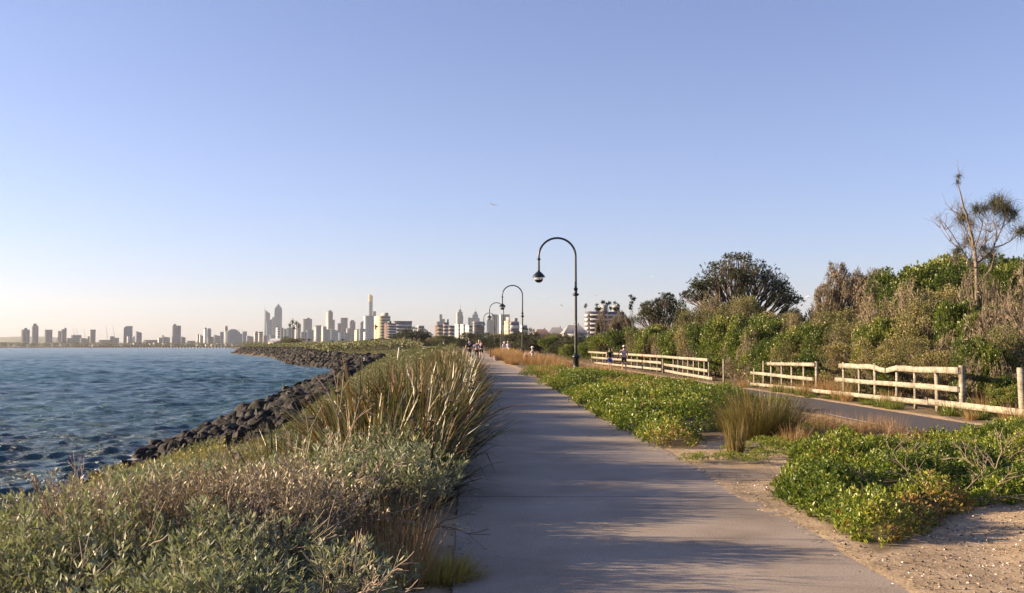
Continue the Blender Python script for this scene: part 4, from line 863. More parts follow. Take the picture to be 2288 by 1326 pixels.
PLAB = ['small green fleshy bush alone on the sand right of the path', 'yellow-tipped low bush beneath the small upright rush', 'low bush at the head of the sand pocket', 'low bush right behind the large rush clump', 'low fleshy bush between the upright rush and its big neighbour', 'low bush linking the rushes to the big green mass', 'low green bush against the bike path edge, behind the dry stalks', 'low green bush amid the dry stalks right of the rushes', 'low green bush close under the right side of the large rush clump']
for k, (px, py, s) in enumerate(G_PATCH): x, y = gpt(px, py); PK.put((x, y, float(Z(x, y))), k*1.3, (s*1.5, s*1.5, s*1.25), PLAB[k])
# far continuation of the cover towards the first lamp, and green clumps at its foot
rng = np.random.default_rng(61)
for k in range(60):
    y = rng.uniform(30, 62); x = float(pr(y))+rng.uniform(.35, 4.8)
    if x > float(fx(y))-3.8: continue
    s = rng.uniform(.6, 1.15); PK.put((x, y, float(Z(x, y))), rng.uniform(0, 6), (s*1.2, s*1.2, s*1.25), 'low green bush in the strip before the first lamp', 'low green bushes before the first lamp')
# dead sticks and dry bits over the near cover, shell grit on the sand
DS = []
for q in range(3):
    rng = np.random.default_rng(300+q); S, tips = branches(rng, [((0, 0, 0), (rng.normal(0, .8), rng.normal(0, .8), .45)) for _ in range(5)], 3, 2, .75, .5, -.02, .012, .3); b = MB(); addsegs(b, S, 4, rmin=.003); DS.append(Kind('dead_branch', [('twigs', b.mesh('dead_twigs'), M['deadwood'])], 'branch'))
for k, (px, py, s, lab) in enumerate([(1990, 1060, 1.0, 'bare pale dead branch sticking out of the green cover'), (2060, 1050, .8, 'smaller bare branch beside the tallest dead one in the cover'), (2120, 1120, 1.1, 'low sprawling dead branch at the front edge of the green cover'), (2230, 1110, 1.2, 'dead branch trailing on the sand near the right edge'), (2000, 1110, .9, 'grey dead twigs in the middle of the green cover'), (2190, 1060, 1.0, 'dry grey twigs among green cover near the right side')]): putpx(DS[k % 3], px, py, (s, s, s*.75), lab, rz=k)
for k, (x, y, s, lab) in enumerate([(-1.55, 9.6, .9, 'pale dead branch rising between the grey saltbush and the flax'), (-.95, 5.3, .6, 'bleached curl of dead twigs at the bottom of the bank, near the path'), (-2.3, 6.4, .7, 'dark bare twigs forking upward in the middle of the saltbush bank'), (-3.1, 7.6, .7, 'bare forked twig in the yellow-green part of the bank'), (-1.9, 5.0, .5, 'grey dead twigs low in the nearest saltbush'), (-1.35, 8.4, .8, 'grey dead stems above the russet grass')]):
    DS[k % 3].put((x, y, float(Z(x, y))+.25), k*1.7, (s, s, s*1.7), lab)
rng = np.random.default_rng(78); b = MB(); n = 2600; y = rng.uniform(5.5, 34, n); side = rng.random(n) < .55; off = np.abs(rng.normal(0, .16, n)); x = np.where(side, pl(y)+off-.06, pr(y)-off*.8+.05); zz = np.maximum(Z(x, y), 0)+.012
P = np.stack([x, y, zz], -1); a = rng.uniform(0, 6.28, n); leaves(b, P, np.stack([np.cos(a), np.sin(a), np.full(n, .12)], -1), rng.uniform(.015, .055, n), rng.uniform(.004, .012, n), rng.random(n), rng); tag(b.build('leaf_litter', M['drybush']), 'dry leaf litter and stalks along both edges of the path', 'leaf litter', kind='stuff')
rng = np.random.default_rng(77); b = MB(); n = 22000; x = rng.uniform(1.8, 7.5, n); y = rng.uniform(5.5, 14, n); m = (x > pr(y)+.05) & ~inpoly(x, y, G_NEAR) & (rng.random(n) < np.clip(.15+1.5*(fbm(x, y, 3, .8)-.35)+(x > 3.4)*.35, 0, 1)); x, y = x[m], y[m]; n = len(x)
C = np.stack([x, y, Z(x, y)+.003], -1); s_ = .003+.009*rng.random(n)**3; b.segs(C, C+nrm(rng.normal(size=(n, 3))*[1, 1, .3])*s_[:, None]*1.6, s_, s_*.4, 4, rng.random(n)**1.7)
M['grit'] = leafmat('shell_grit', [(.06, .045, .035), (.2, .13, .09), (.45, .36, .28), (.75, .7, .62)], trans=0.0, rough=.8)
tag(b.build('shell_grit', M['grit']), 'broken shell and dark grit scattered over the sand', 'grit', kind='stuff')

# ---------------------------------------------------------------- boulders
def mk_rock(seed):
    rng = np.random.default_rng(seed); bpy_me = bpy.data.meshes.new('boulder'); import bmesh
    bm = bmesh.new(); bmesh.ops.create_icosphere(bm, subdivisions=3, radius=.5)
    pl_ = [(nrm(rng.normal(size=3)), rng.uniform(.24, .38)) for _ in range(17)]
    for v in bm.verts:
        p = np.array(v.co)
        for nn, d in pl_:
            k = p.dot(nn)-d
            if k > 0: p = p-nn*k
        v.co = p*np.array([1.25, .95, .8])*1.2+rng.normal(0, .006, 3)
    bm.to_mesh(bpy_me); bm.free(); bpy_me.materials.append(M['rock']); return bpy_me
ROCK = [mk_rock(400+i) for i in range(7)]; rng = np.random.default_rng(44); cnt = 0; farb = []
for k in range(2600):
    y = 22+rng.random()**1.35*170 if k < 1400 else rng.uniform(22, 95); s = rng.uniform(-.8, 4.9); x = float(coast(y))+s
    sz = rng.uniform(.42, 1.0)*float(np.interp(y, [34, 44, 58, 80], [.62, 1.0, 1.45, 1.5])); x += .5*(y < 42)*(s < 1)
    farb.append((y, x, s, sz))
farb.sort(); placed = []
for y, x, s, sz in farb:
    if any(abs(y-c) < 2 and (x-a)**2+(y-c)**2 < (.3*(sz+d))**2 for a, c, d in placed[-60:]): continue
    placed.append((x, y, sz))
    if cnt >= 292: continue
    cnt += 1
    o = bpy.data.objects.new('boulder', ROCK[int(rng.integers(0, 7))]); COL.objects.link(o); o.location = (x, y, float(Z(x, y))+.12*sz); o.rotation_euler = tuple(rng.uniform(0, 6.3, 3)); o.scale = (sz*rng.uniform(.75, 1.35), sz*rng.uniform(.7, 1.1), sz*rng.uniform(.65, 1.05))
    tag(o, 'dark angular basalt boulder in the sea wall below the bank', 'boulder', 'basalt boulders of the sea wall')
print('rocks', cnt, len(placed))
rv = [np.array([v.co for v in m.vertices]) for m in ROCK]; rf = [np.array([list(p.vertices) for p in m.polygons]) for m in ROCK]
b = MB()
def addrock(x, y, sz, z):
    i = int(rng.integers(0, 7)); R = np.array(Matrix.Rotation(rng.uniform(0, 6), 3, 'Z') @ Matrix.Rotation(rng.uniform(0, 6), 3, 'X')); b.add(rv[i]@R.T*sz+[x, y, z], rf[i])
for x, y, sz in placed[292:]: addrock(x, y, sz, float(Z(x, y))+.1)
for k in range(2400):
    y = 165+rng.random()**1.2*440; s = rng.uniform(-.5, 5.2); x = float(coast(y))+s; addrock(x, y, rng.uniform(.8, 1.7), float(Z(x, y))+.1)
tag(b.build('distant_boulders', M['rock']), 'rough line of dark boulders round the cove and headland', 'boulder', kind='stuff')

# ---------------------------------------------------------------- shrubs and trees beyond the fence
def mk_shrub(seed, mat, name='shrub', n=4600, k=6, leaf=.05, wd=.026, nb=40, flat=1.0, bmat='bark', tb=.45, twigs=0, h=.09, cat='shrub', spread=.8):
    """unit shrub: about 1 wide radius, 1 high"""
    rng = np.random.default_rng(seed); bl = []
    for _ in range(nb):
        a = rng.uniform(0, 6.28); r = rng.random()**.6*.72; z = (.16+.62*rng.random())*(1-.35*r); bl.append((math.cos(a)*r, math.sin(a)*r, z*1.85, rng.uniform(.14, .3)))
    P, u = blobpts(rng, bl, n, lo=-.3, shell=.45); P[:, 2] = np.abs(P[:, 2])*flat; ZS = 1.85
    b = MB(); t = np.clip(tb+.9*(fbm(P[:, 0]*2+P[:, 2], P[:, 1]*2, seed, 1.3)-.5)+rng.normal(0, .08, n), .03, .97)
    sprigs(b, P, nrm(u+[0, 0, .5]), k, h, leaf, wd, t, rng, spread=spread)
    S, tips = branches(rng, [((rng.normal(0, .15), rng.normal(0, .15), -.15), (rng.normal(0, .5), rng.normal(0, .5), 1)) for _ in range(8)], 4, 2, .75, .45, .08, .022, .52)
    w = MB(); addsegs(w, S, 4, rmin=.006)
    for q_ in range(len(w.V)):
        p_ = w.V[q_]; r_ = np.linalg.norm(p_/[.85, .85, 1.45], axis=1, keepdims=True); w.V[q_] = p_*np.where(r_ > .8, (.8+.2*(r_-.8))/np.maximum(r_, 1e-6), 1)
    if twigs:
        a = nrm(P+[0, 0, .4]); i = rng.choice(n, twigs); w.segs(P[i]-a[i]*.3, P[i]+a[i]*rng.uniform(.05, .16, (twigs, 1)), .0075, .003, 3)
    return Kind(name, [('foliage', b.mesh(name+'_foliage'), M[mat]), ('branches', w.mesh(name+'_branches'), M[bmat])], cat)
def mk_twiggy(seed, name='twiggy_shrub', stems=13, levels=4, L0=.34, up=.16, foli='twigred', nf=2400, ang=.38, bmat='greytwig', lean=.55, leaf=.07, wd=.012, tip=5, r0=.016):
    rng = np.random.default_rng(seed); S, tips = branches(rng, [((rng.normal(0, .12), rng.normal(0, .12), -.1), (rng.normal(0, lean), rng.normal(0, lean), 1)) for _ in range(stems)], levels, 2, .74, ang, up, r0, L0, 2)
    w = MB(); addsegs(w, S, 3, rmin=.0042); T_ = np.array([t[0] for t in tips]); D_ = np.array([t[1] for t in tips]); b = MB(); i = rng.choice(len(T_), nf)
    P = T_[i]+rng.normal(0, .03, (nf, 3)); sprigs(b, P-D_[i]*.05, nrm(D_[i]+[0, 0, .3]), tip, .13, leaf, wd, np.clip(.5+rng.normal(0, .2, nf), 0, 1), rng, spread=.35)
    for mb in (b, w):
        for q_ in range(len(mb.V)):
            p_ = mb.V[q_]; r_ = np.linalg.norm(p_*[1, 1, 1.05], axis=1, keepdims=True); mb.V[q_] = p_*np.where(r_ > .85, (.85+.35*(r_-.85))/np.maximum(r_, 1e-6), 1)
    return Kind(name, [('foliage', b.mesh(name+'_foliage'), M[foli]), ('branches', w.mesh(name+'_branches'), M[bmat])], 'shrub')
GREEN = [mk_shrub(500+i, 'green', twigs=90, tb=[.28, .45, .6][i]) for i in range(3)]; OLIVE = [mk_shrub(520+i, 'olive', twigs=420, bmat='greytwig', leaf=.034, wd=.015, tb=[.25, .48, .68][i]) for i in range(3)]
DARK = [mk_shrub(540+i, 'dark', 'dark_shrub', n=2600, leaf=.055, wd=.025) for i in range(2)]
TWIG = [mk_twiggy(560+i, stems=24, lean=.8, ang=.27, nf=3800, up=.12) for i in range(3)]
TAN = [mk_twiggy(570+i, 'tan_shrub', 20, 5, .30, .05, 'olive', 1300, .5, 'deadwood', .8, leaf=.035, wd=.015, tip=6, r0=.014) for i in range(2)]
GREYT = [mk_twiggy(580+i, 'bare_shrub', 22, 4, .36, .02, 'twigred', 700, .5, 'greytwig', 1.2) for i in range(2)]
rng = np.random.default_rng(99)
def shrub(kinds, px, top, D, wpx, label, group=None, k=[0]):
    if px > 1310:
        while D < 125 and (px-CX)/F*D-float(fx(D)) < .8*wpx/F*D/2+.25: D += .5
    x = (px-CX)/F*D; g_ = float(Z(x, D)); h = zpx(top, D)-g_+.1; r = wpx/F*D/2*1.05; k[0] += 1
    zs = .88 if kinds[0].name in ('twiggy_shrub', 'bare_shrub', 'tan_shrub') else 1.62
    return kinds[k[0] % len(kinds)].put((x, D, g_-.12), rng.uniform(0, 6.3), (r, r, h/zs), label, group)
GG = 'green shrubs massed behind the fence'; GL = 'leafy green shrub in the thicket behind the timber fence'
OG = 'olive shrubs massed behind the fence'; OL = 'dull olive twig-streaked shrub in the thicket behind the timber fence'
# front row, hugging the fence
for px, top, D, w, kd in [(1322, 752, 104, 60, 0), (1352, 738, 98, 66, 0), (1392, 722, 92, 80, 0), (1432, 728, 86, 70, 1), (1455, 722, 82, 66, 0), (1490, 735, 76, 70, 1), (1512, 716, 72, 70, 0), (1548, 712, 66, 80, 1), (1580, 700, 64, 90, 0), (1600, 745, 57, 80, 0),
    (1632, 688, 60, 110, 0), (1660, 750, 50, 90, 1), (1690, 700, 54, 110, 0), (1700, 765, 44, 80, 0), (1745, 735, 46, 120, 0), (1785, 750, 42, 110, 1), (1800, 712, 47, 120, 0), (1840, 765, 39.5, 110, 0), (1850, 705, 45, 120, 0), (1895, 745, 40, 130, 1), (1920, 690, 43, 140, 1),
    (1940, 775, 37, 110, 1), (1985, 730, 37, 150, 1), (2010, 790, 33.5, 110, 0), (2060, 745, 34, 160, 1), (2130, 760, 32, 150, 1), (2190, 790, 29.5, 130, 1), (2235, 815, 27, 110, 0), (2262, 850, 24.6, 90, 0)]:
    shrub(GREEN if kd == 0 else OLIVE, px, top, D, w*1.25, GL if kd == 0 else OL, GG if kd == 0 else OG)
# back rows
for px, top, D, w, kd in [(1600, 668, 74, 130, 1), (1670, 655, 76, 110, 1), (1735, 680, 70, 110, 1), (1820, 700, 50, 110, 1), (1880, 680, 46, 140, 1), (1940, 700, 44, 140, 1), (2010, 670, 42, 150, 1), (2060, 655, 37, 150, 1), (2130, 610, 40, 160, 1), (2170, 650, 34, 150, 0), (2220, 610, 40, 170, 0), (2270, 640, 34, 150, 1), (2250, 700, 28, 130, 1), (2190, 730, 28, 120, 0), (1980, 690, 38, 130, 0), (1340, 745, 120, 70, 0), (1420, 735, 105, 90, 1), (1470, 716, 98, 80, 0), (1530, 705, 86, 90, 1), (1700, 690, 66, 130, 0), (1750, 725, 62, 110, 1), (1990, 700, 47, 170, 1), (2060, 578, 48, 210, 0), (2120, 545, 50, 220, 0), (2200, 555, 46, 210, 0), (2275, 565, 44, 190, 0), (2330, 560, 44, 170, 0), (2030, 660, 40, 200, 1), (2110, 640, 39, 200, 1), (2330, 640, 36, 200, 1)]:
    shrub(GREEN if kd == 0 else OLIVE, px, top, D, w*1.2, GL if kd == 0 else OL, GG if kd == 0 else OG)
TL = [(1905, 598, 58, 215, TWIG, 'tall reddish plume-like shrub with upright feathery shoots, left of the big green dome'), (1965, 612, 56, 170, TWIG, 'reddish feathery shrub joined right of the plume-like one'), (1855, 650, 57, 120, TWIG, 'smaller reddish feathery shrub at the left foot of the plume-like one'),
      (1960, 660, 41, 150, TAN, 'brown twiggy shrub with straight upward branches in mid thicket'), (2040, 620, 38, 160, TAN, 'big tan twiggy shrub below the green dome'), (1590, 655, 78, 110, TAN, 'brown leafless shrub under the umbrella tree'), (1730, 700, 70, 110, TAN, 'grey-brown shrub right below the umbrella tree'),
      (2250, 625, 30, 200, GREYT, 'grey bare-branched shrub bulging from the right edge above the fence'), (2320, 555, 31, 220, GREYT, 'larger grey bare shrub cut by the right edge'), (2150, 720, 33, 150, GREYT, 'grey tangle of bare twigs below the wispy tree'), (2185, 590, 36.5, 150, GREYT, 'fine grey twigs wrapped round the trunk of the wispy tree'), (1640, 775, 52, 50, GREYT, 'small brown bare shrub by the fence gap'), (1540, 770, 64, 70, GREYT, 'brown bare shrub rising behind the far fence length'), (2210, 780, 27.5, 170, GREYT, 'low grey brushwood behind the near fence end')]
for px, top, D, w in [(1480, 745, 76, 60), (1605, 715, 66, 70), (1675, 735, 52, 70), (1765, 700, 56, 80), (1875, 730, 44, 80), (2000, 710, 40, 100), (2080, 780, 33, 80)]:
    shrub(TAN, px, top, D, w*1.1, 'tan twiggy shrub tangled among the green ones behind the fence', 'tan twiggy shrubs in the thicket')
for px, top, D, w, kd, lab in TL: shrub(kd, px, top, D, w*1.0, lab)

# umbrella-crowned trees: trunks fanning into a flat dome of clumps
def umbrella_tree(px, base_py, top, D, wpx, label, seed, lowlobe=True, foli='dark', nclump=70, openn=.5):
    x = (px-CX)/F*D; g_ = float(Z(x, D)); R_ = wpx/F*D/2; H_ = zpx(top, D)-g_; zb = .56*H_; root = empty('umbrella_tree', (x, D, g_), 0, label, 'tree'); rng = np.random.default_rng(seed)
    w = MB(); b = MB(); cl = []; S = []
    for k in range(nclump):
        a = rng.uniform(0, 6.28); rmx = .82+.3*math.sin(a*2+seed)+.1*math.sin(a*5); r = min(rng.random()**.5*1.1, rmx+.2); zt = zb+(H_-zb)*(1-min(r, 1)**2.2)*rng.choice([1.0, .96, .8, .62]); zt += .12*H_*(-math.cos(a))*r*.3; c = np.array([math.cos(a)*r*R_*.95, math.sin(a)*r*R_*.8, max(zt-.2, zb*.95)]); cl.append(c)
        o = np.array([rng.normal(0, .12*R_), rng.normal(0, .1*R_), -.2]); mid = o*.5+c*np.array([.42, .42, .55])+rng.normal(0, .08*R_, 3); j = o+(mid-o)*.5+rng.normal(0, .04, 3)
        for p0, p1, r0, r1 in [(o, j, .085, .07), (j, mid, .07, .05), (mid, c, .05, .02)]: S.append((p0, p1, r0*R_*.3, r1*R_*.3))
        for q in range(3): S.append((mid+(c-mid)*.5, c+rng.uniform(-.12*R_, .12*R_, 3)*[1, 1, .6], .008*R_, .004*R_))
    addsegs(w, S, 5, rmin=.012); w.build('trunk', M['bark'], root)
    n = 26; C = np.array(cl); i = np.repeat(np.arange(len(C)), n); u = nrm(rng.normal(size=(len(i), 3))); rad = R_*.105*rng.uniform(.7, 1.5, len(C))[i]
    P = C[i]+u*rad[:, None]*[1.15, 1.15, .6]*rng.random((len(i), 1))**.4; sprigs(b, P, nrm(u+[0, 0, .7]), 7, .16, .15, .055, np.clip(.4+.3*rng.normal(0, 1, len(C))[i]*.5+rng.normal(0, .1, len(i)), 0, 1), rng); b.build('crown', M[foli], root); return root
umbrella_tree(1655, 760, 566, 84, 250, 'big umbrella-shaped tree with an open dark crown of clumps, on the skyline right of centre', 700, nclump=120)
umbrella_tree(1484, 745, 656, 104, 132, 'small dense umbrella tree with dark dome and visible stems, left of the big one', 701, nclump=90)
for px, top, D, w, lab in [(1650, 640, 80, 120, 'dark lower dome of foliage inside the big umbrella tree'), (1782, 668, 76, 75, 'small dark rounded bush at the right foot of the umbrella tree'), (1535, 668, 100, 60, 'dark bush bridging the two umbrella trees')]: shrub(DARK, px, top, D, w*1.15, lab)
# bare tree with little flower-like leaf balls, left of the small umbrella tree
def ball_tree(px, top, D, wpx, label, seed, nb, stems=5):
    x = (px-CX)/F*D; g_ = float(Z(x, D)); H_ = zpx(top, D)-g_; rng = np.random.default_rng(seed); root = empty('sparse_tree', (x, D, g_), 0, label, 'tree'); w = MB()
    S, tips = branches(rng, [((0, 0, 0), (rng.normal(0, .35), rng.normal(0, .3), 1)) for _ in range(stems)], 3, 2, .75, .42, .1, .07, H_*.33); addsegs(w, S, 4, rmin=.02)
    mz = max(t[0][2] for t in tips); mxr = max(abs(t[0][0]) for t in tips); sc = np.array([wpx/F*D/2/mxr, wpx/F*D/2/mxr, H_/mz]); w.V = [v*sc for v in w.V]; w.build('trunk', M['bark'], root)
    T_ = np.array([t[0] for t in tips])*sc; T_ = T_[np.argsort(-T_[:, 2])][:nb]; i = np.repeat(np.arange(len(T_)), 26); u = nrm(rng.normal(size=(len(i), 3))); b = MB(); leaves(b, T_[i], u, .3, .1, rng.random(len(i))*.6, rng); b.build('crown', M['dark'], root)
ball_tree(1362, 675, 118, 60, 'sparse tree with dotted leaf balls before the large apartment block', 711, 16); ball_tree(1418, 662, 108, 60, 'thin bare tree with few dark leaf balls left of the small umbrella tree', 712, 7, 6); ball_tree(1314, 682, 140, 12, 'single thin stem with two leaf balls at the corner of the large apartment block', 713, 2, 1)
for px, top, D, w in [(1345, 700, 125, 40), (1395, 700, 112, 60), (1375, 712, 110, 50)]: shrub(TWIG, px, top, D, w, 'brown wiry shrub in front of the large apartment block', 'brown shrubs before the large apartment block')

# the wispy tree at the right, with drooping needle tufts (limbs follow the photograph's, in depth too)
D = 37.0; X0, _, _ = at(2178, 640, D); g_ = float(Z(X0, D)); root = empty('wispy_tree', (X0, D, g_), 0, 'tall wispy tree with bare limbs and drooping needle tufts, rising above the right thicket', 'tree'); rng = np.random.default_rng(720)
def q(px, py, dy=0.0): a = at(px, py, D+dy); return (a[0]-X0, dy, a[2]-g_)
w = MB(); limbs = [([(2182, 800, 0), (2183, 700, .1), (2182, 600, 0), (2178, 560, 0), (2172, 530, 0), (2160, 480, -.2), (2153, 465, -.2), (2148, 440, -.3), (2140, 410, -.3), (2143, 385, -.3)], .13, .012),
   ([(2181, 590, 0), (2200, 575, .2), (2220, 558, .5), (2226, 530, .6), (2226, 515, .7), (2219, 495, .9), (2222, 470, 1.0)], .075, .015), ([(2226, 540, .6), (2236, 515, .4), (2245, 495, .3), (2244, 475, .2)], .04, .012), ([(2224, 553, .5), (2240, 548, .8), (2256, 540, 1.2), (2275, 525, 1.4)], .045, .015),
   ([(2178, 555, 0), (2190, 520, -.4), (2196, 500, -.5), (2182, 478, -.6)], .045, .015), ([(2176, 560, 0), (2160, 520, .3), (2150, 490, .4), (2148, 470, .5)], .035, .01), ([(2178, 600, 0), (2150, 560, -.5), (2125, 520, -.9), (2108, 497, -1.0), (2090, 490, -1.0)], .035, .007), ([(2165, 590, .2), (2130, 545, .6), (2112, 515, .9), (2103, 500, 1.1)], .03, .007),
   ([(2150, 560, -.5), (2122, 540, -.8), (2100, 510, -1.1)], .02, .006), ([(2165, 500, 0), (2145, 478, -.4), (2124, 470, -.7)], .02, .006), ([(2195, 575, .2), (2202, 540, .5), (2204, 505, .6)], .03, .008), ([(2226, 530, .6), (2212, 520, 1.1), (2205, 522, 1.4)], .02, .008), ([(2182, 640, 0), (2215, 600, -.6), (2222, 572, -.9)], .04, .02), ([(2236, 512, .4), (2252, 498, .3), (2262, 480, .1)], .02, .008)]
for pts_, r0, r1 in limbs: w.tube([q(*p) for p in pts_], np.linspace(r0*.6, r1*.7, len(pts_)), 6)
for k in range(16):
    e_ = (rng.uniform(2105, 2262), rng.uniform(470, 555), rng.normal(0, .8)); s0 = (2180+rng.normal(0, 4), rng.uniform(575, 660), 0); m0 = ((s0[0]*.45+e_[0]*.55), s0[1]*.5+e_[1]*.5+8, e_[2]*.5); limbs.append(([s0, m0, e_], .03, .007))
i0 = rng.integers(0, len(limbs), 420)
for k in i0:
    pts_ = limbs[k][0]; j = int(rng.integers(1, len(pts_))); p = np.array(q(*pts_[j])); d = nrm(np.array([rng.normal(0, .6), rng.normal(0, .6), rng.uniform(.3, 1.2)])); w.segs([p, p+d*.3], [p+d*.3, p+d*.55+rng.normal(0, .08, 3)], [.007, .005], [.005, .003], 3)
w.build('trunk', M['greytwig'], root)
b = MB()
for px, py, dy, r, n in [(2165, 540, .5, .4, 420), (2140, 560, -.4, .35, 300), (2215, 575, .3, .45, 500), (2150, 490, .3, .42, 520), (2180, 470, -.6, .38, 420), (2200, 468, .2, .32, 320), (2222, 460, .9, .46, 620), (2246, 468, .2, .55, 800), (2262, 480, .1, .4, 420), (2196, 558, .4, .38, 420), (2280, 520, 1.4, .45, 520), (2142, 395, -.3, .2, 150), (2139, 408, -.3, .18, 110), (2168, 500, 0, .35, 300), (2232, 455, .6, .4, 400)]:
    n = n//2; c = np.array(q(px, py, dy)); u = nrm(rng.normal(size=(n, 3))+[0, 0, .55]); blades(b, c+rng.normal(0, r*.18, (n, 3)), u, r*rng.uniform(.7, 1.6, n), .014, .95, rng.random(n), rng, 4)
b.build('foliage', M['needle'], root)

# ---------------------------------------------------------------- dark trees and bushes in the middle distance
MG = 'dark trees massed at the end of the path'; ML = 'dark olive tree or tall bush in the mass beyond the lamps'
for px, top, D, w, kd in [(1090, 742, 210, 70, 0), (1060, 738, 330, 70, 0), (1120, 738, 230, 60, 1), (1150, 735, 220, 50, 0), (1180, 732, 190, 60, 0), (1210, 742, 170, 60, 0), (1240, 738, 165, 60, 1), (1270, 740, 150, 60, 0), (1296, 742, 135, 50, 0), (1228, 748, 140, 50, 2), (1250, 755, 125, 50, 0), (1180, 756, 170, 60, 0), (1105, 760, 185, 45, 0), (1140, 762, 175, 50, 1), (1275, 765, 118, 50, 2), (1010, 746, 380, 60, 0), (985, 748, 400, 60, 1), (1035, 752, 300, 50, 0)]:
    shrub([DARK, OLIVE, GREEN][kd], px, top, D, w*1.15, ML if kd != 2 else 'bright green bush among the dark trees beyond the lamps', MG if kd != 2 else 'bright green bushes beyond the lamps')
LG = 'dark trees along the headland'
for px, top, D, w in [(895, 745, 480, 50), (905, 742, 450, 50), (872, 752, 480, 55), (850, 755, 500, 50), (825, 760, 500, 50), (795, 763, 520, 50), (765, 764, 560, 50), (735, 762, 560, 60), (705, 766, 600, 40), (960, 752, 430, 40), (880, 765, 400, 60), (840, 770, 430, 60), (960, 762, 380, 50), (1000, 764, 340, 60)]: shrub(DARK, px, top, D, w*1.2, 'dark low tree in the line along the headland', LG)
shrub(DARK, 932, 729, 420, 84, 'round dark tree standing tallest on the headland, right of the apartment blocks'); shrub(OLIVE, 652, 752, 620, 70, 'broad brown-olive tree on the headland beneath the tall palms'); shrub(DARK, 640, 750, 640, 50, 'dark bush behind the broad brown-olive headland tree')
def mk_palm(seed, nf=34, hc=1.0):
    rng = np.random.default_rng(seed); w = MB(); w.tube([(0, 0, -1), (.1, 0, 4), (0, .1, 8), (0, 0, 10)], [.32, .26, .22, .25], 7); b = MB(); a = rng.uniform(0, 6.28, nf); t = rng.uniform(.1, 1.9, nf)
    Dr = np.stack([np.cos(a)*np.sin(t), np.sin(a)*np.sin(t), np.cos(t)], -1); blades(b, np.tile([0, 0, 10.], (nf, 1)), Dr, 2.4*rng.uniform(.8, 1.1, nf), .55, .35, rng.random(nf), rng, 4)
    return Kind('palm_tree', [('trunk', w.mesh('palm_trunk'), M['bark']), ('crown', b.mesh('palm_crown'), M['palm'])], 'palm')
PALM = [mk_palm(800), mk_palm(801)]
def palm(px, top, D, cr, label, group=None, basez=.8):
    x = (px-CX)/F*D; H_ = zpx(top, D)-basez; s = cr/F*D/2/2.2; PALM[px % 2].put((x, D, basez), px, (s, s, H_/12.0), label, group)
palm(654, 711, 900, 13, 'tall palm, topmost of the left cluster'); palm(648, 720, 880, 13, 'tall palm leaning left in the left cluster'); palm(662, 716, 920, 14, 'tall palm at the right of the left cluster'); palm(657, 727, 860, 15, 'shorter palm low in the left cluster', ); palm(668, 724, 900, 11, 'palm on the far right of the left cluster')
palm(840, 724, 700, 18, 'dark palm in front of the cream apartment block'); palm(690, 757, 560, 26, 'short bushy palm on the headland, left one'); palm(765, 757, 520, 24, 'short bushy palm on the headland, right of the white marker'); palm(742, 760, 560, 20, 'short bushy palm between the other two on the headland')
# ---------------------------------------------------------------- people
def skinned(name, verts, edges, radii, mat, parent, root_i=0, sub=1):
    me = bpy.data.meshes.new(name); me.from_pydata([tuple(v) for v in verts], edges, []); o = bpy.data.objects.new(name, me); COL.objects.link(o)
    md = o.modifiers.new('skin', 'SKIN'); md.use_smooth_shade = True
    for i, r in enumerate(radii):
        sv = me.skin_vertices[0].data[i]; sv.radius = (r, r) if not hasattr(r, '__len__') else r; sv.use_root = (i == root_i)
    s = o.modifiers.new('sub', 'SUBSURF'); s.levels = sub; s.render_levels = sub
    dg = bpy.context.evaluated_depsgraph_get(); ev = o.evaluated_get(dg); m2 = bpy.data.meshes.new_from_object(ev); o.modifiers.clear(); o.data = m2; m2.name = name
    m2.materials.clear(); m2.materials.append(mat); o.parent = parent; return o
SKIN = plain('skin', (.55, .34, .25), .55); HAIRD = plain('dark_hair', (.02, .014, .012), .6); SHOE = plain('dark_shoe', (.03, .03, .03), .6)
def cloth(name, col): return noisemat(name, [tuple(c*.8 for c in col), col], 18, .85)
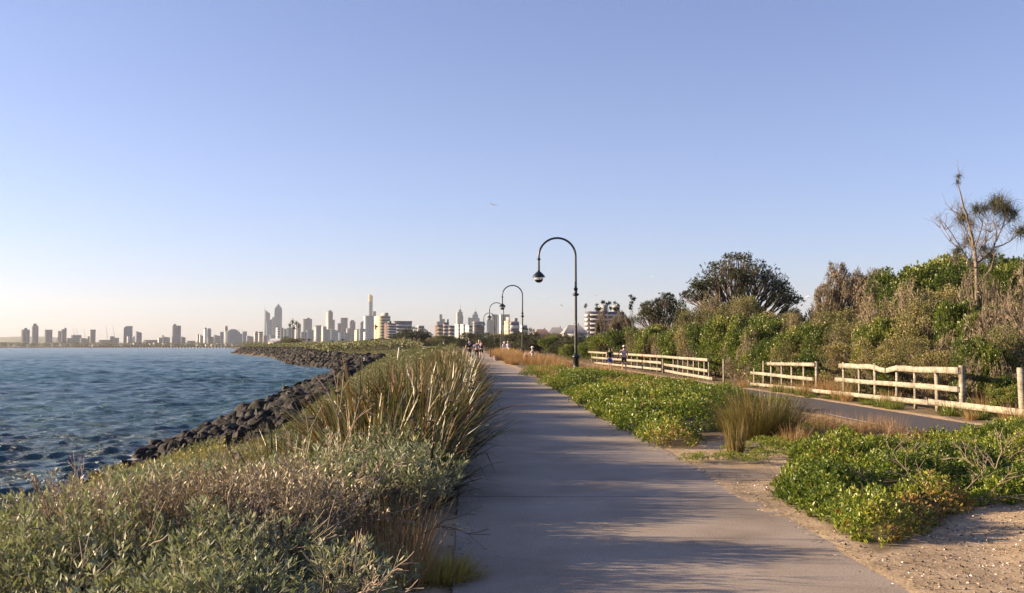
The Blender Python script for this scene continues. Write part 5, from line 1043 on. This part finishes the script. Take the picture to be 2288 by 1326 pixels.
def person(loc, rz, label, height=1.75, shirt=None, legs=None, legl='short', armL=(.18, 0, -1), foreL=None, armR=(.18, 0, -1), foreR=None, stride=.22, hair=HAIRD, longhair=False, cap=None, shoes=SHOE, sit=False, sleeve=.5, lean=0.0, group=None, fem=False):
    """local frame: faces +Y; arm vectors (outwards, forward, up)"""
    root = empty('person', loc, rz, label, 'person', group); s = height/1.75; V = []; E = []; R = []
    def v(p, r): V.append(np.array(p, float)*s); R.append(r*s if not hasattr(r, '__len__') else tuple(q*s for q in r)); return len(V)-1
    hipz = .93 if not sit else .48; shw = .185 if not fem else .16
    def up(z, y=0.0): return (0, (z-hipz)*lean+y, z)
    pel = v(up(hipz), (.15, .105)); wa = v(up(hipz+.2), (.125 if not fem else .105, .095)); ch = v(up(hipz+.40), (.15, .11)); nk = v(up(hipz+.53), .055); hb = v(up(hipz+.60, .01), .06); hd = v(up(hipz+.69, .015), (.075, .092)); ht = v(up(hipz+.77, .01), (.06, .07))
    E += [(pel, wa), (wa, ch), (ch, nk), (nk, hb), (hb, hd), (hd, ht)]; ns = v(up(hipz+.675, .115), .012); E.append((hd, ns))
    J = {}
    for sd, arm, fore in ((-1, armL, foreL), (1, armR, foreR)):
        a = nrm(np.array([arm[0]*sd, arm[1], arm[2]], float)); f = nrm(np.array([(fore or arm)[0]*sd, (fore or arm)[1], (fore or arm)[2]], float))
        c0 = np.array(up(hipz+.46)); sh = v(c0+[sd*shw, 0, 0], .058); el_p = c0+[sd*shw, 0, 0]+a*.29; el = v(el_p, .042); wr_p = el_p+f*.25; wr = v(wr_p, .028); pa = v(wr_p+f*.07, (.036, .018)); E += [(ch, sh), (sh, el), (el, wr), (wr, pa)]
        u = nrm(np.cross(f, [0, .2, 1.])+1e-6); n_ = np.cross(u, f)
        for q, (o_, l_) in enumerate([(-.028, .062), (-.010, .074), (.009, .070), (.027, .055)]):
            k1 = v(wr_p+f*.085+u*o_, .009); k2 = v(wr_p+f*(.085+l_*.55)+u*o_*1.15+n_*.012*sd, .008); k3 = v(wr_p+f*(.085+l_*.9)+u*o_*1.15+n_*.03*sd, .007); E += [(pa, k1), (k1, k2), (k2, k3)]
        t1 = v(wr_p+f*.035-u*.035, .010); t2 = v(wr_p+f*.075-u*.055, .008); E += [(wr, t1), (t1, t2)]; J[sd] = (c0+[sd*shw, 0, 0], el_p, wr_p, a)
    for sd in (-1, 1):
        st = stride*sd
        if not sit: hp = v((sd*.09, 0, hipz-.06), .088); kn = v((sd*.095, st*.55+.03, hipz*.54), .055); an = v((sd*.1, st-.02, .09), .036); to = v((sd*.11, st+.13, .035), .03)
        else: hp = v((sd*.1, .03, hipz-.02), .088); kn = v((sd*.13, .42, hipz+.02), .058); an = v((sd*.13, .46, .09), .038); to = v((sd*.14, .6, .035), .03)
        he = v(V[an]/s+[0, -.02, -.05], .033); E += [(pel, hp), (hp, kn), (kn, an), (an, to), (an, he)]; J['l%d' % sd] = (hp, kn, an, to)
    skinned('body', V, E, R, SKIN, root, pel, 1)
    def piece(name, idx_pts, edges, mat): skinned(name, [p for p, r in idx_pts], edges, [r for p, r in idx_pts], mat, root, 0, 1)
    g = .016
    if shirt:
        P = [(V[pel]-[0, 0, .03*s], (R[pel][0]+g, R[pel][1]+g)), (V[wa], (R[wa][0]+g, R[wa][1]+g)), (V[ch], (R[ch][0]+g, R[ch][1]+g))]; Ed = [(0, 1), (1, 2)]
        for sd in (-1, 1):
            S0, e0, w0, a = J[sd]; n0 = len(P); P.append((S0*s, .07*s)); P.append(((S0+(e0-S0)*min(1, sleeve*2))*s, .056*s)); Ed += [(2, n0), (n0, n0+1)]
            if sleeve > .5: P.append(((e0+(w0-e0)*(sleeve*2-1))*s, .04*s)); Ed.append((n0+1, n0+2))
        piece('shirt', P, Ed, shirt)
    if legs:
        P = [(V[pel]-[0, 0, .0], (R[pel][0]+g, R[pel][1]+g))]; Ed = []
        for sd in (-1, 1):
            hp, kn, an, to = J['l%d' % sd]; n0 = len(P); P.append((V[hp], .10*s)); Ed.append((0, n0))
            if legl == 'short': P.append((V[hp]+(V[kn]-V[hp])*.75, .085*s)); Ed.append((n0, n0+1))
            else: P.append((V[kn], .075*s)); P.append((V[kn]+(V[an]-V[kn])*.9, .06*s)); Ed += [(n0, n0+1), (n0+1, n0+2)]
        piece('shorts' if legl == 'short' else 'trousers', P, Ed, legs)
    for sd in (-1, 1):
        hp, kn, an, to = J['l%d' % sd]; piece('shoe', [(V[an]-[0, .03*s, .045*s], .042*s), (V[to]+[0, .02*s, 0], .036*s)], [(0, 1)], shoes)
    b = MB(); c = V[hd]+[0, -.012*s, .02*s]; b.lathe([(.001, .118), (.06, .105), (.098, .06), (.106, .0), (.098, -.05), (.07, -.085)], (0, 0, 0), 14); b.V = [vv*s*[.84, 1.0, 1.0]+c-[0, .012*s, 0] for vv in b.V]
    for vv in b.V: vv[:, 1] = np.where((vv[:, 1] > c[1]+.03*s) & (vv[:, 2] < c[2]+.06*s), c[1]+.03*s, vv[:, 1])
    b.build('hair', hair, root, True)
    if longhair: b = MB(); b.tube([V[hd]+np.array([0, -.09, .0])*s, V[hd]+np.array([0, -.12, -.12])*s, V[hd]+np.array([0, -.11, -.26])*s], [.05*s, .045*s, .012*s], 8); b.build('hair', hair, root, True)
    if cap is not None:
        b = MB(); b.lathe([(.001, .135), (.07, .12), (.112, .07), (.118, .03), (.116, .02)], (0, 0, 0), 14); b.V = [vv*s*[.88, 1.0, 1.0]+c for vv in b.V]; b.box(c+np.array([0, .15, .03])*s, (.14*s, .12*s, .012*s), rx=-.15); b.build('cap', cap, root, True)
    return root
zg = lambda x, y: float(Z(x, y))
X = lambda px, D: (px-CX)/F*D
NAVY = cloth('navy_cloth', (.02, .025, .035)); BLACK = cloth('black_cloth', (.012, .02, .02)); PURP = cloth('muted_violet_cloth', (.20, .19, .28)); GREYV = cloth('pale_violet_grey_cloth', (.42, .40, .50)); BLUE = cloth('blue_cloth', (.09, .12, .40)); WHITE = cloth('white_cloth', (.75, .74, .78)); DKSH = cloth('dark_shorts_cloth', (.06, .065, .06))
person((X(1049, 88), 88, float(prof(88))), .25, 'person in black t-shirt and black shorts walking at the left edge of the path', 1.8, BLACK, BLACK, 'short', (.35, .1, -1), (.25, .4, -1), (.4, -.1, -1), (.25, .3, -1), sleeve=.38)
person((X(1065.5, 90), 90, float(prof(90))), 0, 'person in muted violet top and long black trousers walking in the middle of the path', 1.62, PURP, BLACK, 'long', (.4, .1, -1), (-.1, .8, -.4), (.4, .1, -1), (-.1, .8, -.4), fem=True, shoes=plain('pale_shoe', (.6, .58, .55)), stride=.12)
person((X(1075.5, 94), 94, float(prof(94))), -.2, 'person in black top with bare arms, rightmost of the path walkers', 1.68, NAVY, BLACK, 'short', (.25, .1, -1), None, (.25, -.1, -1), None, sleeve=.3)
person((X(1070.5, 99), 99, float(prof(99))), 0, 'fair-haired person half hidden between the two right-hand path walkers', 1.72, WHITE, DKSH, 'short', hair=plain('fair_hair', (.5, .38, .22)))
person((X(1362, 77), 77, zg(X(1362, 77), 77)), .12, 'dark-haired person in black and white top with blue shorts holding hands on the bike path', 1.6, None, None) if False else None
WT = person((X(1362, 76), 76, zg(X(1362, 76), 76)), .12, 'dark-haired person in dark top and blue shorts, left of the hand-holding couple', 1.66, BLACK, BLUE, 'short', (.3, 0, -1), None, (.75, .05, -1), (.95, .1, -.9), fem=True, longhair=True, sleeve=.25, stride=.16)
person((X(1394, 76), 76, zg(X(1394, 76), 76)), 0, 'person in pale cap, violet-grey shirt and dark shorts, right of the hand-holding couple', 1.82, GREYV, DKSH, 'short', (.75, .05, -1), (.8, .1, -1), (.2, .2, -1), (.1, .7, -.6), cap=cloth('pale_cap_cloth', (.7, .68, .7)), sleeve=.35, stride=-.16)
person((X(1127, 122), 122, zg(X(1127, 122), 122)), .3, 'person in white with pale hair, left of the pair standing in the brown grass', 1.62, WHITE, WHITE, 'long', hair=plain('white_hair', (.7, .68, .65)))
person((X(1135, 122.6), 122.6, zg(X(1135, 122.6), 122.6)), -.3, 'person in lilac-white top, right of the pair standing in the brown grass', 1.66, cloth('lilac_cloth', (.55, .5, .66)), WHITE, 'long', cap=WHITE)
sx_, sy_ = X(1190, 84), 84.0
b = MB(); r_ = empty('bench', (sx_, sy_, zg(sx_, sy_)), 1.3, 'low timber bench almost hidden in brown grass under the seated person', 'bench'); b.box((0, -.05, .42), (1.4, .4, .05)); b.build('seat', M['timber'], r_)
for k in (-.55, .55): b = MB(); b.box((k, -.05, .2), (.08, .34, .42)); b.build('leg', M['timber'], r_)
m, nt, pb = newmat('patterned_cloth'); n_ = noise(nt, 16, 2, coord(nt)); r = ramp(nt, [(.02, .02, .025), (.75, .75, .78)], n_.outputs[0], [.44, .5]); nt.links.new(r.outputs[0], pb.inputs['Base Color']); pb.inputs['Roughness'].default_value = .9; PATT = m
person((sx_, sy_, zg(sx_, sy_)), 1.3, 'person in white cap and black and white patterned shirt, seated in the brown grass', 1.78, PATT, DKSH, 'short', (.2, .6, -.7), (0, 1, .1), (.2, .6, -.7), (0, 1, .1), cap=WHITE, sit=True, sleeve=.4)
x_, y_ = X(1176, 83.5), 83.5; b = MB(); r_ = empty('bag', (x_, y_, zg(x_, y_)), .4, 'dull red bag with pale strap beside the seated person', 'bag'); b.lathe([(.001, 0), (.2, .02), (.26, .25), (.22, .5), (.1, .6), (.001, .62)], seg=12); b.build('body', cloth('dull_red_cloth', (.28, .06, .05)), r_, True); b = MB(); a = np.linspace(0, math.pi, 9); b.tube([(.2*math.cos(t), 0, .5+.25*math.sin(t)) for t in a], .02, 5); b.build('strap', WHITE, r_)
# small markers
def marker(px, y0, y1, D, w, col, lab, name='marker_post', lean=0.0, z=None):
    a = at(px, y1, D); zz = zg(a[0], D); h = zpx(y0, D)-zz; b = MB(); b.prism([(-w/2, -w/2), (w/2, -w/2), (w/2, w/2), (-w/2, w/2)], -.3, h*.94); b.prism([(-w/2, -w/2), (w/2, -w/2), (w/2, w/2), (-w/2, w/2)], h*.94, h, [h*.96, h*.96, h, h]); o = b.build(name, col, loc=(a[0], D, zz)); o.rotation_euler = (0, lean, .3); return tag(o, lab, 'post')
PALE = M['timber']
marker(1107, 795, 804, 88, .22, plain('faded_pink_paint', (.62, .42, .36), .8), 'short faded pinkish-white marker post on the right edge of the path'); marker(1095.5, 783, 795, 110, .16, M['bark'], 'short dark-topped wooden post at the right edge where the path fades out')
marker(886, 776, 790, 78, .09, plain('bleached_wood', (.7, .62, .48), .8), 'leaning bleached stake in the scrub left of the flax hedge', 'stake', .12); marker(808, 770, 781, 330, .6, plain('red_paint', (.5, .07, .05), .6), 'small red and orange post on the headland scrub', 'marker_post')
x_, y_ = X(815, 150), 150.0; person((x_, y_, zg(x_, y_)-.05), 1.2, 'person in white sitting on the rocks at the head of the cove', 1.7, WHITE, plain('pale_blue_cloth', (.35, .42, .6), .8), 'short', (.2, .5, -.8), None, (.2, .5, -.8), None, sit=True, cap=WHITE)
for px, y0, D, lab in [(770, 742, 700, 'left of two thin pale flag masts on the headland'), (758, 744, 720, 'thin pale mast beside the left flag mast')]:
    a = at(px, 775, D); b = MB(); b.tube([(0, 0, 0), (0, 0, (zpx(y0, D)-.8)*.6), (0, 0, zpx(y0, D)-.8)], [.25, .2, .15], 6); b.lathe([(.3, -.3), (.3, .4)], seg=6); tag(b.build('mast', M['steel'], loc=(a[0], D, .8)), lab, 'mast')
r_ = empty('pavilion', (X(824, 620), 620, .9), .1, 'low pavilion with a flat black roof on the headland below the cream block', 'building'); b = MB(); b.box((0, 0, 1.8), (10, 6, 3.6)); b.build('walls', FAC['blank_grey'], r_); b = MB(); b.box((0, 0, 3.9), (12.5, 8, .7)); b.build('roof', M['roofdark'], r_)
# gulls
BW = plain('gull_wing', (.22, .22, .25), .7); BB = plain('gull_white', (.7, .7, .72), .7)
def gull(px, py, D, span, rz, roll, lab, dark=True, group=None):
    r = empty('seagull', at(px, py, D), rz, lab, 'bird', group); r.rotation_euler = (0, roll, rz); b = MB(); b.tube([(0, .5, .02), (0, .38, .02), (0, .2, 0), (0, -.1, 0), (0, -.35, .02), (0, -.55, .03)], [.015, .05, .085, .09, .05, .02], 8); b.V = [v*span*.45 for v in b.V]; b.build('body', BW if dark else BB, r, True)
    for sd in (-1, 1):
        P = np.array([[0, .1, .03], [.35, .16, .16], [.62, .08, .14], [1.0, -.16, 0.0], [.6, -.06, .12], [.33, -.04, .14], [0, -.16, .03]])*[sd, 1, 1]*span*.5; b = MB(); b.add(np.concatenate([P, P+[0, 0, -.012]]), [[0, 1, 5, 6], [1, 2, 4, 5], [7, 13, 12, 8], [8, 12, 11, 9]]); b.add(np.concatenate([P[2:5], P[2:5]+[0, 0, -.012]]), [[0, 1, 2], [3, 5, 4]]); b.build('wing', BW if dark else BB, r)
gull(1103, 459, 75, 1.05, .35, .18, 'gull gliding highest, alone in the open sky left of the lamps'); gull(1255, 683, 95, .55, .9, .5, 'dark gull banking just left of the nearest lamp post'); gull(1332, 661, 150, .85, .4, -.1, 'gull flying right of the nearest lamp post, above the apartment block')
gull(1216, 663, 160, .8, .1, 0, 'pale gull under the nearest lantern', False); gull(1805, 664, 70, .75, 1.0, -.3, 'white gull low between the umbrella tree and the reddish shrub', False); gull(1458, 619, 170, .9, .3, .1, 'faint pale gull above the small umbrella tree', False); gull(1388, 577, 180, .4, .2, .1, 'tiny pale gull high right of the nearest lamp', False); gull(1200, 673, 180, .35, .7, .1, 'tiny pale speck of a gull below the nearest lantern', False)
